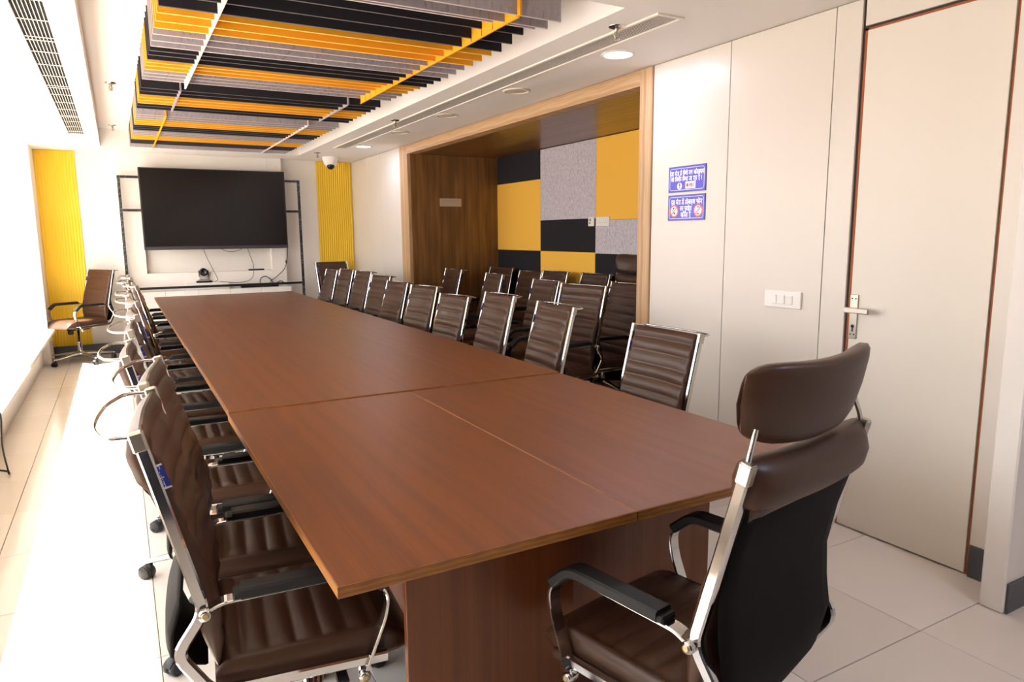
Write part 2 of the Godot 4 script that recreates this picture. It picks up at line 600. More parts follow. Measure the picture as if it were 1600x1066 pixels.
func make_alcove() -> void:
	var z0 := -3.6
	var z1 := -7.69
	var xb := 4.13
	var top := 2.336
	var w := setting("wall_alcove", "wood lined seating alcove opening off the right wall")
	var st := begin()
	cbox(st, Vector3(WALL_X + 0.03, 0, z1 - 0.15), Vector3(xb + 0.15, top, z1), 0.0)
	cbox(st, Vector3(WALL_X + 0.1, 0, z0 + 0.002), Vector3(xb + 0.15, top, z0 + 0.1), 0.0)
	obj("side_panel", st, M.walnut, w)
	st = begin()
	cbox(st, Vector3(WALL_X + 0.1, top, z1 - 0.15), Vector3(xb + 0.15, top + 0.1, z0 + 0.1), 0.0)
	obj("soffit", st, M.walnut_flat, w)
	st = begin()
	cbox(st, Vector3(xb, 0, z1 - 0.1), Vector3(xb + 0.15, top + 0.05, z0 + 0.1), 0.0)
	obj("backing", st, M.gap, w)
	var rows := [
		[[2.33, 2.021, "d"], [2.019, 1.237, "y"], [1.235, 0.6, "d"], [0.598, 0.0, "d"]],
		[[2.33, 1.571, "g"], [1.569, 1.237, "d"], [1.235, 0.6, "y"], [0.598, 0.0, "d"]],
		[[2.33, 1.551, "y"], [1.549, 1.227, "g"], [1.225, 0.6, "d"], [0.598, 0.0, "d"]],
		[[2.33, 2.021, "g"], [2.019, 1.237, "d"], [1.235, 0.6, "y"], [0.598, 0.0, "d"]]]
	var edges := [-7.69, -6.685, -5.655, -4.63, -3.6]
	var mats := {"d": M.felt_black, "y": M.panel_yellow, "g": M.felt_grey}
	for i in 4:
		for r in rows[i]:
			piece("felt_panel", Vector3(xb - 0.014, r[1], edges[i] + 0.0015), Vector3(xb, r[0], edges[i + 1] - 0.0015), mats[r[2]], w, 0.002)
	# light oak surround
	var tr := setting("trim_2", "light oak surround framing the alcove opening")
	piece("board", Vector3(WALL_X - 0.012, 0, -3.598), Vector3(WALL_X + 0.1, CEIL - 0.006, -3.482), M.oak, tr, 0.002)
	piece("board", Vector3(WALL_X - 0.012, 0, -7.93), Vector3(WALL_X + 0.03, CEIL - 0.006, -7.69), M.oak, tr, 0.002)
	M.oak_across = wood(rgb(176, 138, 98), rgb(206, 172, 132), 23, 6.0, 0.5, 0.5, true)
	piece("board", Vector3(WALL_X - 0.012, top, -7.69), Vector3(WALL_X + 0.1, CEIL - 0.006, -3.598), M.oak_across, tr, 0.002)

func ridged(called: String, x0: float, x1: float, y0: float, y1: float, z: float, label: String) -> void:
	# slab with wavy vertical ridges
	var st := begin()
	st.set_smooth_group(0)
	var nx := int((x1 - x0) / 0.0075)
	var ny := 24
	for i in nx:
		for j in ny:
			var v := []
			for q in [[0, 0], [1, 0], [1, 1], [0, 1]]:
				var x: float = lerpf(x0, x1, float(i + q[0]) / nx)
				var y: float = lerpf(y0, y1, float(j + q[1]) / ny)
				var ph: float = x / 0.03 * TAU + sin(y * 7.0) * 0.9 + sin(y * 3.1 + 1.0) * 0.7
				v.append(Vector3(x, y, z + 0.012 + 0.004 * cos(ph)))
			quad(st, v[0], v[1], v[2], v[3], Vector3.BACK)
	st.set_smooth_group(-1)
	cbox(st, Vector3(x0, y0, z - 0.01), Vector3(x1, y1, z + 0.008), 0.0)
	structure(obj(called, st, M.ridge_yellow), label)

func make_far_wall() -> void:
	var w := setting("wall_far", "white far wall with a shallow projecting panel behind the screen")
	var st := begin()
	cbox(st, Vector3(-1.4, 0, FAR_Z - 0.2), Vector3(WALL_X + 0.1, CEIL, FAR_Z), 0.0)
	obj("plaster", st, M.paint, w)
	# projection with a niche
	st = begin()
	var zf := FAR_Z + 0.1
	cbox(st, Vector3(0.08, 0, FAR_Z), Vector3(0.3, CEIL, zf), 0.0)
	cbox(st, Vector3(1.8, 0, FAR_Z), Vector3(1.985, CEIL, zf), 0.003)
	cbox(st, Vector3(0.3, 0, FAR_Z), Vector3(1.8, 0.975, zf), 0.0)
	cbox(st, Vector3(0.3, 1.9, FAR_Z), Vector3(1.8, CEIL, zf), 0.0)
	obj("projection", st, M.paint, w)
	piece("skirting", Vector3(-0.76, 0, FAR_Z), Vector3(0.08, 0.135, FAR_Z + 0.03), M.skirting, w)
	piece("skirting", Vector3(1.99, 0, FAR_Z), Vector3(2.95, 0.135, FAR_Z + 0.03), M.skirting, w)
	ridged("wall_far_yellow", -0.83, -0.355, 0.135, CEIL - 0.005, FAR_Z + 0.005, "yellow ridged wall panel beside the window column")
	ridged("wall_far_yellow", 2.47, 2.955, 0.135, CEIL - 0.005, FAR_Z + 0.005, "yellow ridged wall panel in the far right corner")

# ------------------------------------------------------------------ on the ceiling
func make_ceiling_things() -> void:
	var ring_st := begin()
	lathe(ring_st, Vector3.ZERO, [Vector2(0.098, 0.0), Vector2(0.097, -0.006), Vector2(0.09, -0.009), Vector2(0.083, -0.008), Vector2(0.08, -0.004), Vector2(0.08, 0.0)], 36)
	var ring := mesh_of(ring_st)
	var disc_st := begin()
	lathe(disc_st, Vector3.ZERO, [Vector2(0.08, -0.003), Vector2(0.06, -0.006), Vector2(0.0, -0.007)], 36)
	var disc := mesh_of(disc_st)
	var dl := [[2.6, -3.37, true, "lit round downlight in the ceiling above the blue signs"],
		[2.59, -4.53, false, "unlit round downlight next beyond the lit one by the signs"],
		[2.567, -5.70, false, "unlit round downlight over the middle of the alcove opening"],
		[2.55, -6.82, false, "unlit round downlight over the far part of the alcove opening"],
		[2.571, -8.06, true, "lit round downlight just beyond the far end of the alcove"],
		[2.2, 0.15, true, "lit round downlight over the viewer"]]
	for d in dl:
		var t := thing("downlight", d[3], "downlight", Vector3(d[0], CEIL, d[1]), 0.0, "round ceiling downlights")
		put("trim_ring", ring, M.metal_white, t)
		put("diffuser", disc, M.lamp_on if d[2] else M.lamp_off, t)
		if d[2]:
			var a := AreaLight3D.new()
			a.name = "glow"
			a.area_size = Vector2(0.14, 0.14)
			a.light_color = Color(0.86, 0.87, 1.0)
			a.light_energy = 1.3 if d[1] > 0.0 else 0.42
			a.area_range = 12.0
			a.shadow_enabled = true
			t.add_child(a)
			a.position = Vector3(0, -0.012, 0)
			a.rotation.x = -PI / 2
	# sprinklers
	var s_st := begin()
	lathe(s_st, Vector3.ZERO, [Vector2(0.042, 0.0), Vector2(0.04, -0.005), Vector2(0.02, -0.012), Vector2(0.014, -0.012)], 24)
	var rose := mesh_of(s_st)
	s_st = begin()
	lathe(s_st, Vector3.ZERO, [Vector2(0.011, -0.008), Vector2(0.011, -0.03), Vector2(0.006, -0.032), Vector2(0.006, -0.055), Vector2(0.0, -0.056)], 14)
	for s in [-1, 1]:
		sweep(s_st, fillet([Vector3(0.009 * s, -0.028, 0), Vector3(0.016 * s, -0.04, 0), Vector3(0.004 * s, -0.06, 0)], 0.006), circle(0.0025, 6), Vector3.BACK)
	lathe(s_st, Vector3.ZERO, [Vector2(0.0, -0.058), Vector2(0.018, -0.06), Vector2(0.018, -0.062), Vector2(0.0, -0.063)], 14)
	var head := mesh_of(s_st)
	for s in [[2.26, -2.94, "ceiling sprinkler beside the slotted air grille near the lit downlight"], [2.26, -6.14, "ceiling sprinkler beside the slotted grille over the far alcove"], [2.25, -8.9, "ceiling sprinkler near the dome camera in the far corner"], [0.06, -6.6, "nearer ceiling sprinkler left of the felt baffles in the recess"], [0.06, -9.0, "farther ceiling sprinkler left of the felt baffles in the recess"]]:
		var t := thing("sprinkler", s[2], "sprinkler", Vector3(s[0], CEIL + (0.2 if s[0] < 1.0 else 0.0), s[1]), 0.0, "ceiling sprinklers")
		put("rosette", rose, M.chrome, t)
		put("head", head, M.satin, t)
	# linear slot grille on the right
	var g := thing("slot_grille", "long slotted white air grille in the ceiling along the right wall", "air grille", Vector3(2.375, CEIL, -5.5))
	var st := begin()
	var l := 5.66
	for s in [-1, 1]:
		box(st, Vector3(0.074 * s, -0.004, 0), Vector3(0.018, 0.01, l), 0.002)
		box(st, Vector3(0, -0.004, s * (l * 0.5 - 0.009)), Vector3(0.13, 0.01, 0.018), 0.002)
	obj("frame", st, M.metal_white, g)
	piece("duct_back", Vector3(-0.066, -0.002, -l * 0.5 + 0.01), Vector3(0.066, -0.0005, l * 0.5 - 0.01), M.void, g, 0.0)
	for k in 10:
		var o := put("slat", boxmesh(Vector3(0.0045, 0.001, l - 0.036), 0.0002), M.metal_white, g)
		o.position = Vector3(-0.0585 + 0.013 * k, -0.0026, 0)
	# return air grille in the duct casing by the windows
	var r := thing("return_grille", "black backed white bar grille in the ceiling strip over the windows", "air grille", Vector3(-0.261, CEIL, -4.5))
	piece("duct_back", Vector3(-0.064, 0.0085, -3.84), Vector3(0.064, 0.0125, 4.49), M.void, r, 0.0)
	st = begin()
	for s in [-1, 1]:
		cbox(st, Vector3(0.068 * s - 0.004, -0.003, -3.85), Vector3(0.068 * s + 0.004, 0.03, 4.5), 0.001)
	cbox(st, Vector3(-0.064, -0.003, -3.85), Vector3(0.064, 0.03, -3.83), 0.001)
	obj("frame", st, M.metal_white, r)
	for k in 7:
		var o := put("slat", boxmesh(Vector3(0.0032, 0.004, 8.32), 0.0005), M.metal_white, r)
		o.position = Vector3(-0.0495 + 0.0165 * k, 0.004, 0.33)
	for k in 25:
		var z := 4.37 - 0.3335 * k
		var o := put("cross_bar", boxmesh(Vector3(0.128, 0.003, 0.007), 0.0005), M.metal_white, r)
		o.position = Vector3(0, 0.0005, z)
		if k % 4 == 1:
			var q := put("cross_bar", boxmesh(Vector3(0.128, 0.003, 0.007), 0.0005), M.metal_white, r)
			q.position = Vector3(0, 0.0005, z - 0.07)
	# dome camera
	var dome := thing("dome_camera", "white ceiling dome camera with a black lens ball in front of the yellow panel", "security camera", Vector3(2.53, CEIL, -9.35))
	st = begin()
	lathe(st, Vector3.ZERO, [Vector2(0.105, 0.0), Vector2(0.105, -0.03), Vector2(0.096, -0.045), Vector2(0.08, -0.1), Vector2(0.05, -0.125), Vector2(0.0, -0.127)], 30)
	obj("housing", st, M.white_plastic, dome)
	st = begin()
	var lens_turn := Basis(Vector3.UP, 0.3) * Basis(Vector3.RIGHT, 0.9)
	var prof := []
	for k in 9:
		var a := -PI / 2 + PI * k / 8.0
		prof.append(Vector2(maxf(cos(a) * 0.052, 0.0), sin(a) * 0.052))
	lathe(st, Vector3(-0.008, -0.11, 0.03), prof, 24, lens_turn)
	obj("lens_ball", st, mat(rgb(18, 17, 18), 0.12), dome)

func make_baffles() -> void:
	var y1 := CEIL + 0.197
	var x0 := 0.245
	var x1 := 1.925
	var rise := [-9, -10, 18, 18, 0, -13, -9, -14, -15, -15, -18, -18, -14, -10, -9, 0, 6, 9, 12, 16, 18]
	var secs := [
		{"z": -2.94, "c": "gggkkkyyygggkkkyyyggg", "dz": 0.1186, "l": M.felt_light, "r": M.felt_yellow, "y": -0.005, "label": "nearest third of the hanging felt baffle rows, yellow cross strip on its right", "xl": 0.484, "xr": 1.69},
		{"z": -5.561, "c": "kkkyyykk", "dz": 0.1255, "l": M.felt_baffle, "r": M.felt_baffle, "y": 0.004, "label": "short middle part of the hanging felt baffle rows, grey cross strips", "xl": 0.475, "xr": 1.66},
		{"z": -6.767, "c": "gggyyykkkgggyyykkkggg", "dz": 0.1195, "l": M.felt_yellow, "r": M.felt_light, "y": 0.006, "label": "farthest third of the hanging felt baffle rows, yellow cross strip on its left", "xl": 0.45, "xr": 1.635}]
	var mats := {"g": M.felt_baffle, "k": M.felt_black, "y": M.felt_yellow}
	var cuts := {"g": M.felt_light, "k": mat(rgb(112, 106, 108), 0.95, 0.0, 0.2), "y": mat(rgb(255, 214, 110), 0.95, 0.0, 0.2)}
	var tk := 0.01
	for s in secs:
		var t := thing("felt_baffles", s.label, "ceiling baffle", Vector3(0, 0, s.z), 0.0, "felt baffle sections in the ceiling recess")
		var n: int = s.c.length()
		var ybase: float = 2.43 + s.y
		for i in n:
			var z: float = -s.dz * i
			var yb: float = ybase + (rise[i] * 0.001 if n == 21 and s.z > -3.0 else 0.0)
			var left: float = x0 - 0.03 * float(i + (0 if s.z > -3.0 else 22)) / 44.0
			var bp := piece("baffle_panel", Vector3(x0 - 0.03 * float(i + (0 if s.z > -3.0 else 22)) / 44.0, yb, z - tk * 0.5), Vector3(x1, y1, z + tk * 0.5), mats[s.c[i]], t, 0.001)
			var es := begin()
			var hx := (x1 - left) * 0.5
			var hy := (y1 - yb) * 0.5
			box(es, Vector3(0, -hy - 0.0004, 0), Vector3(hx * 2.0, 0.002, tk * 0.96), 0.0004)
			for q in [-1, 1]:
				box(es, Vector3(q * (hx + 0.0004), 0, 0), Vector3(0.002, hy * 2.0, tk * 0.96), 0.0004)
			obj("cut_edge", es, cuts[s.c[i]], bp)
		for side in [["l", "xl"], ["r", "xr"]]:
			var st := begin()
			var x: float = s[side[1]]
			var low: float = ybase - (0.02 if s.z > -3.0 else 0.006)
			for i in n - 1:
				cbox(st, Vector3(x - tk * 0.5, low + 0.004, -s.dz * (i + 1) + tk * 0.5 + 0.0005), Vector3(x + tk * 0.5, y1 - 0.002, -s.dz * i - tk * 0.5 - 0.0005), 0.0)
			cbox(st, Vector3(x - tk * 0.5, low - 0.002, -s.dz * (n - 1) - 0.01), Vector3(x + tk * 0.5, low + 0.0035, 0.01), 0.0)
			cbox(st, Vector3(x - tk * 0.5, low + 0.004, tk * 0.5 + 0.0005), Vector3(x + tk * 0.5, y1 - 0.002, 0.03), 0.0)
			obj("cross_panel", st, s[side[0]], t)

# ------------------------------------------------------------------ table
func table_unit(label: String, x0: float, x1: float, z0: float, z1: float, top: float, legs: Array) -> void:
	# z0 is the end nearer the viewer
	var t := thing("conference_table", label, "table", Vector3((x0 + x1) * 0.5, 0, (z0 + z1) * 0.5), 0.0, "table units of the long conference table")
	var c := t.position
	piece("tabletop", Vector3(x0 + 0.002, top - 0.026, z1 + 0.002) - c, Vector3(x1 - 0.002, top, z0 - 0.002) - c, M.table, t, 0.0008)
	var st := begin()
	cbox(st, Vector3(x0, top - 0.0255, z1) - c, Vector3(x0 + 0.0019, top - 0.0006, z0) - c, 0.0006)
	cbox(st, Vector3(x1 - 0.0019, top - 0.0255, z1) - c, Vector3(x1, top - 0.0006, z0) - c, 0.0006)
	cbox(st, Vector3(x0, top - 0.0255, z0 - 0.0019) - c, Vector3(x1, top - 0.0006, z0) - c, 0.0006)
	cbox(st, Vector3(x0, top - 0.0255, z1) - c, Vector3(x1, top - 0.0006, z1 + 0.0019) - c, 0.0006)
	obj("edge_band", st, M.table_edge, t)
	for l in legs:
		piece("leg_panel", Vector3(l[0], 0.0, l[2]) - c, Vector3(l[1], top - 0.026, l[2] + 0.02) - c, M.table_leg, t, 0.001)
	var xm := (x0 + x1) * 0.5
	piece("modesty_panel", Vector3(xm - 0.01, 0.25, legs[1][2] + 0.026) - c, Vector3(xm + 0.01, top - 0.027, legs[0][2] - 0.001) - c, M.table_leg, t, 0.001)

func make_table() -> void:
	table_unit("near left unit of the long brown table, its corner pointing at the viewer", 0.317, 1.054, -1.264, -2.805, 0.75, [[0.54, 1.03, -1.522], [0.72, 1.03, -2.75]])
	table_unit("near right unit of the long brown table, in front of the headrest chair", 1.058, 1.838, -1.266, -2.805, 0.7485, [[1.09, 1.64, -1.62], [1.09, 1.64, -2.75]])
	table_unit("full width unit of the brown table just beyond the two near halves", 0.322, 1.836, -2.811, -4.79, 0.754, [[0.74, 1.42, -2.9], [0.74, 1.42, -4.7]])
	table_unit("third unit of the brown table counted from the viewer", 0.32, 1.835, -4.793, -6.82, 0.7525, [[0.74, 1.42, -4.9], [0.74, 1.42, -6.7]])
	table_unit("farthest unit of the brown table, in front of the large screen", 0.32, 1.833, -6.823, -8.86, 0.7515, [[0.74, 1.42, -6.95], [0.74, 1.42, -8.7]])

# ------------------------------------------------------------------ chairs
# own axes: +x forward, y up, z to the sitter's right
func seat_mesh(w: float) -> ArrayMesh:
	var loops := []
	var seams := [-0.165, -0.105, -0.045, 0.015, 0.075, 0.135]
	var xs := [-0.225, -0.218, -0.205]
	for s in seams:
		xs += [s - 0.022, s - 0.006, s, s + 0.006, s + 0.022]
	xs += [0.16, 0.18, 0.2, 0.22, 0.235, 0.245, 0.25]
	for x in xs:
		var dip := 0.0
		for s in seams:
			dip = maxf(dip, 0.007 * (1.0 - clampf(absf(x - s) / 0.02, 0, 1)))
		var drop := 0.0
		if x > 0.14:
			drop = 0.075 * pow((x - 0.14) / 0.11, 2.2)
		if x < -0.2:
			drop = 0.03 * pow((-0.2 - x) / 0.025, 2.0)
		var yt := 0.468 - drop
		var yb: float = 0.382 + (0.012 * pow(maxf(0.0, (x - 0.175) / 0.075), 2.0)) + (0.01 if x < -0.21 else 0.0)
		yb = minf(yb, yt - 0.012)
		var h := yt - yb
		var hw := w * (1.0 if x < 0.175 else 1.0 - 0.09 * pow((x - 0.175) / 0.075, 2.0))
		var l := PackedVector3Array()
		for p in [[-1.0, 0.0, -0.008], [-1.0, 0.2, 0.0], [-1.0, 0.62, 0.0], [-0.985, 0.88, 0.0], [-0.945, 0.95, 0.0], [-0.925, 0.925, 0.0]]:
			l.append(Vector3(x, yb + h * p[1], p[0] * hw + p[2] * -1.0))
		for q in [-0.88, -0.6, -0.3, 0.0, 0.3, 0.6, 0.88]:
			l.append(Vector3(x, yt - dip + 0.004 * (1.0 - q * q), q * hw))
		for p in [[0.925, 0.925, 0.0], [0.945, 0.95, 0.0], [0.985, 0.88, 0.0], [1.0, 0.62, 0.0], [1.0, 0.2, 0.0], [1.0, 0.0, -0.008]]:
			l.append(Vector3(x, yb + h * p[1], p[0] * hw + p[2]))
		loops.append(l)
	var st := begin()
	loft(st, loops)
	return mesh_of(st)

const FRONT := [[0.46, -0.208], [0.52, -0.196], [0.6, -0.198], [0.7, -0.221], [0.8, -0.252], [0.9, -0.282], [1.0, -0.311], [1.03, -0.32]]
const REAR := [[0.46, -0.225], [0.54, -0.25], [0.62, -0.25], [0.7, -0.27], [0.8, -0.3], [0.88, -0.328], [0.91, -0.352], [0.96, -0.366], [1.0, -0.36], [1.03, -0.34]]

func back_mesh(top: float, hw: float) -> ArrayMesh:
	var loops := []
	var ys := []
	var seams := []
	for k in 8:
		seams.append(0.535 + k * 0.062)
	ys += [0.45, 0.455, 0.47, 0.495]
	for s in seams:
		if s < top - 0.03:
			ys += [s - 0.022, s - 0.005, s, s + 0.005, s + 0.022]
	ys += [top - 0.022, top - 0.012, top - 0.004, top]
	ys.sort()
	var last := -1.0
	for y in ys:
		if y - last < 0.002:
			continue
		last = y
		var dip := 0.0
		for s in seams:
			if s < top - 0.03:
				dip = maxf(dip, 0.007 * (1.0 - clampf(absf(y - s) / 0.02, 0, 1)))
		var xf := lerp_table(FRONT, y)
		var xr := lerp_table(REAR, y)
		var e := 0.0
		if y > top - 0.025:
			e = pow((y - top + 0.025) / 0.025, 2.0)
		if y < 0.47:
			e = maxf(e, pow((0.47 - y) / 0.02, 2.0))
		var mid := (xf + xr) * 0.5
		xf = lerpf(xf, mid, e * 0.75)
		xr = lerpf(xr, mid, e * 0.75)
		var w := hw * (1.0 - 0.03 * e)
		var t := xf - xr
		var l := PackedVector3Array()
		for q in [-0.93, -0.6, -0.3, 0.0, 0.3, 0.6, 0.93]:
			l.append(Vector3(xf - dip - 0.014 * (1.0 - q * q), y, q * w))
		for p in [[0.98, 0.12], [1.0, 0.35], [1.0, 0.7], [0.97, 0.93]]:
			l.append(Vector3(xf - t * p[1], y, p[0] * w))
		for q in [0.8, 0.4, 0.0, -0.4, -0.8]:
			l.append(Vector3(xr - 0.006 * (1.0 - q * q), y, q * w))
		for p in [[-0.97, 0.93], [-1.0, 0.7], [-1.0, 0.35], [-0.98, 0.12]]:
			l.append(Vector3(xf - t * p[1], y, p[0] * w))
		loops.append(l)
	var st := begin()
	loft(st, loops)
	return mesh_of(st)

func rear_panel_mesh(exec: bool) -> ArrayMesh:
	var st := begin()
	var loops := []
	var tab := [[0.41, -0.262], [0.44, -0.305], [0.49, -0.33], [0.55, -0.325], [0.62, -0.302], [0.7, -0.292], [0.8, -0.305], [0.9, -0.338], [0.93, -0.346]]
	if exec:
		tab = [[0.36, -0.235], [0.4, -0.27], [0.46, -0.3], [0.55, -0.31], [0.62, -0.3], [0.7, -0.296], [0.8, -0.315], [0.9, -0.345], [0.95, -0.36]]
	for r in tab:
		var w := 0.222
		if r[0] < 0.56:
			w = 0.222 - (0.08 if exec else 0.11) * pow((0.56 - r[0]) / 0.16, 1.7)
		var l := PackedVector3Array()
		for k in 11:
			var q := -1.0 + 0.2 * k
			l.append(Vector3(r[1] + 0.016 * pow(absf(q), 3.0), r[0], q * w))
		for k in 5:
			var q := 1.0 - 0.5 * k
			l.append(Vector3(r[1] + 0.022, r[0], q * w * 0.97))
		loops.append(l)
	loft(st, loops)
	return mesh_of(st)

func frame_path(exec: bool) -> PackedVector3Array:
	var top := Vector3(-0.34, 1.005, 0) if exec else Vector3(-0.336, 1.022, 0)
	return fillet([Vector3(0.165, 0.392, 0), Vector3(-0.232, 0.405, 0), Vector3(-0.298, 0.515, 0), Vector3(-0.236, 0.605, 0), top], 0.03, 4)

func chair_meshes(exec: bool) -> Dictionary:
	var key := "exec" if exec else "chair"
	if shared.has(key):
		return shared[key]
	var d := {}
	d.seat = seat_mesh(0.218)
	d.back = back_mesh(1.02 if not exec else 1.0, 0.214)
	d.rear = rear_panel_mesh(exec)
	for s in [-1, 1]:
		var st := begin()
		var off := Vector3(0, 0, s * 0.235)
		var p := PackedVector3Array()
		for v in frame_path(exec):
			p.append(v + off)
		sweep(st, p, flat_profile(0.026, 0.019, 0.004), Vector3.BACK, false)
		d["frame%d" % s] = mesh_of(st)
		st = begin()
		var off2 := Vector3(0, 0, s * 0.238)
		var ap := PackedVector3Array()
		for v in fillet([Vector3(-0.235, 0.606, 0), Vector3(-0.2, 0.622, 0), Vector3(0.11, 0.626, 0), Vector3(0.172, 0.565, 0), Vector3(0.164, 0.505, 0), Vector3(0.105, 0.36, 0)], 0.045, 6):
			ap.append(v + off2)
		sweep(st, ap, flat_profile(0.008, 0.036, 0.002), Vector3.BACK, false)
		var side := Basis(Vector3.RIGHT, s * PI / 2)
		for b in [Vector3(-0.235, 0.603, s * 0.25), Vector3(0.105, 0.362, s * 0.25)]:
			lathe(st, b, [Vector2(0.012, -0.022), Vector2(0.014, -0.01), Vector2(0.014, 0.008), Vector2(0.011, 0.011), Vector2(0.0, 0.0115)], 16, side)
		box(st, Vector3(0.105, 0.376, s * 0.236), Vector3(0.022, 0.05, 0.012), 0.003)
		d["arm%d" % s] = mesh_of(st)
		st = begin()
		for b in [Vector3(-0.235, 0.603, s * 0.25), Vector3(0.105, 0.362, s * 0.25)]:
			st = begin()
			lathe(st, b, [Vector2(0.009, 0.0112), Vector2(0.0085, 0.0135), Vector2(0.004, 0.014), Vector2(0.0, 0.012)], 14, side)
			d["bolt%d%s" % [s, b.x > 0.0]] = mesh_of(st)
		st = begin()
		var pp := PackedVector3Array()
		for v in fillet([Vector3(-0.16, 0.637, 0), Vector3(0.1, 0.638, 0), Vector3(0.16, 0.585, 0)], 0.03, 4):
			pp.append(v + off2)
		sweep(st, pp, flat_profile(0.027, 0.05, 0.005), Vector3.BACK, false)
		# sloping rear end of the pad
		box(st, Vector3(-0.166, 0.633, s * 0.238), Vector3(0.022, 0.016, 0.046), 0.004)
		d["pad%d" % s] = mesh_of(st)
		st = begin()
		box(st, Vector3(-0.334, 1.003 if not exec else 0.985, s * 0.235), Vector3(0.03, 0.045, 0.022), 0.004, Basis(Vector3.BACK, 0.23))
		d["cap%d" % s] = mesh_of(st)
	var st := begin()
	sweep(st, fillet([Vector3(-0.34, 1.012, 0.234), Vector3(-0.4, 1.014, 0.228), Vector3(-0.43, 1.012, 0.12), Vector3(-0.435, 1.012, 0.0), Vector3(-0.43, 1.012, -0.12), Vector3(-0.4, 1.014, -0.228), Vector3(-0.34, 1.012, -0.234)], 0.06, 6), circle(0.005, 10), Vector3.UP)
	d.bar = mesh_of(st)
	st = begin()
	box(st, Vector3(0.0, 0.362, 0), Vector3(0.2, 0.035, 0.15), 0.01)
	box(st, Vector3(0.07, 0.33, 0.03), Vector3(0.05, 0.07, 0.05), 0.008)
	box(st, Vector3(0.0, 0.378, 0), Vector3(0.06, 0.014, 0.44), 0.003)
	d.mech = mesh_of(st)
	st = begin()
	sweep(st, PackedVector3Array([Vector3(0.04, 0.355, 0.07), Vector3(0.05, 0.35, 0.16), Vector3(0.055, 0.347, 0.19)]), circle(0.006, 8), Vector3.UP)
	box(st, Vector3(0.057, 0.346, 0.21), Vector3(0.03, 0.008, 0.05), 0.003)
	d.lever = mesh_of(st)
	st = begin()
	lathe(st, Vector3.ZERO, [Vector2(0.026, 0.085), Vector2(0.027, 0.2), Vector2(0.024, 0.21), Vector2(0.014, 0.212), Vector2(0.014, 0.42), Vector2(0.0, 0.42)], 20)
	d.lift = mesh_of(st)
	st = begin()
	lathe(st, Vector3.ZERO, [Vector2(0.0, 0.078), Vector2(0.036, 0.08), Vector2(0.042, 0.095), Vector2(0.04, 0.12), Vector2(0.03, 0.128), Vector2(0.0, 0.129)], 24)
	for a in 5:
		var b := Basis(Vector3.UP, TAU * a / 5.0)
		var loops := []
		for q in [[0.02, 0.03, 0.085, 0.125], [0.1, 0.024, 0.086, 0.118], [0.2, 0.018, 0.08, 0.104], [0.315, 0.013, 0.072, 0.088], [0.345, 0.012, 0.068, 0.082], [0.353, 0.008, 0.069, 0.079]]:
			var l := PackedVector3Array()
			for v in [Vector3(q[0], q[2], -q[1]), Vector3(q[0], q[3] - 0.006, -q[1]), Vector3(q[0], q[3], -q[1] * 0.5), Vector3(q[0], q[3], q[1] * 0.5), Vector3(q[0], q[3] - 0.006, q[1]), Vector3(q[0], q[2], q[1])]:
				l.append(b * v)
			loops.append(l)
		loft(st, loops)
	d.base = mesh_of(st)
	st = begin()
	for s in [-1, 1]:
		lathe(st, Vector3(0.018, 0.026, s * 0.0145), [Vector2(0.0, -0.011), Vector2(0.02, -0.011), Vector2(0.026, -0.007), Vector2(0.026, 0.007), Vector2(0.02, 0.011), Vector2(0.0, 0.011)], 20, Basis(Vector3.RIGHT, PI / 2))
	var hood := PackedVector3Array()
	for k in 11:
		var a := deg_to_rad(20.0 + 20.0 * k)
		hood.append(Vector3(0.018 + cos(a) * 0.029, 0.026 + sin(a) * 0.029, 0))
	sweep(st, hood, flat_profile(0.004, 0.036, 0.0015), Vector3.BACK)
	lathe(st, Vector3(0, 0.045, 0), [Vector2(0.011, 0.0), Vector2(0.011, 0.02), Vector2(0.006, 0.022), Vector2(0.006, 0.034)], 12)
	d.caster = mesh_of(st)
	st = begin()
	if exec:
		# thick leather roll over the top of the back
		var loops := []
		for k in 19:
			var q := sin((k / 18.0 - 0.5) * PI)
			var e := 1.0 - maxf(0.15, sqrt(maxf(0.0, 1.0 - pow(q, 8.0))))
			var l := PackedVector3Array()
			for v in [[-0.292, 0.93], [-0.29, 0.965], [-0.305, 0.993], [-0.33, 1.004], [-0.356, 0.998], [-0.376, 0.975], [-0.384, 0.945], [-0.376, 0.915], [-0.358, 0.902], [-0.335, 0.906]]:
				var cx := -0.338
				var cy := 0.952
				l.append(Vector3(cx + (v[0] - cx) * (1.0 - e) + 0.012 * q * q, cy + (v[1] - cy) * (1.0 - e * 0.25) + 0.008 * q * q, q * 0.236))
			loops.append(l)
		loft(st, loops)
		d.roll = mesh_of(st)
		st = begin()
		loops = []
		for k in 21:
			var q := sin((k / 20.0 - 0.5) * PI)
			var e := pow(absf(q), 5.0)
			var hh := 0.083 * (1.0 - 0.3 * pow(absf(q), 9.0))
			var th := 0.03 * maxf(0.12, sqrt(maxf(0.0, 1.0 - pow(q, 6.0))))
			var cx := -0.352 + 0.04 * q * q
			var cy := 1.096 + 0.014 * q * q
			var l := PackedVector3Array()
			for m in 14:
				var a := TAU * m / 14.0
				var ex := pow(absf(cos(a)), 0.7) * signf(cos(a)) * th
				var ey := pow(absf(sin(a)), 0.55) * signf(sin(a)) * hh
				# the head pillow leans back at its top
				l.append(Vector3(cx + ex - 0.15 * ey - 0.12 * maxf(0.0, ey) * maxf(0.0, ey) / 0.083, cy + ey, q * 0.233 * lerpf(0.86, 1.0, smoothstep(-0.09, 0.0, ey))))
			loops.append(l)
		loft(st, loops)
		d.head = mesh_of(st)
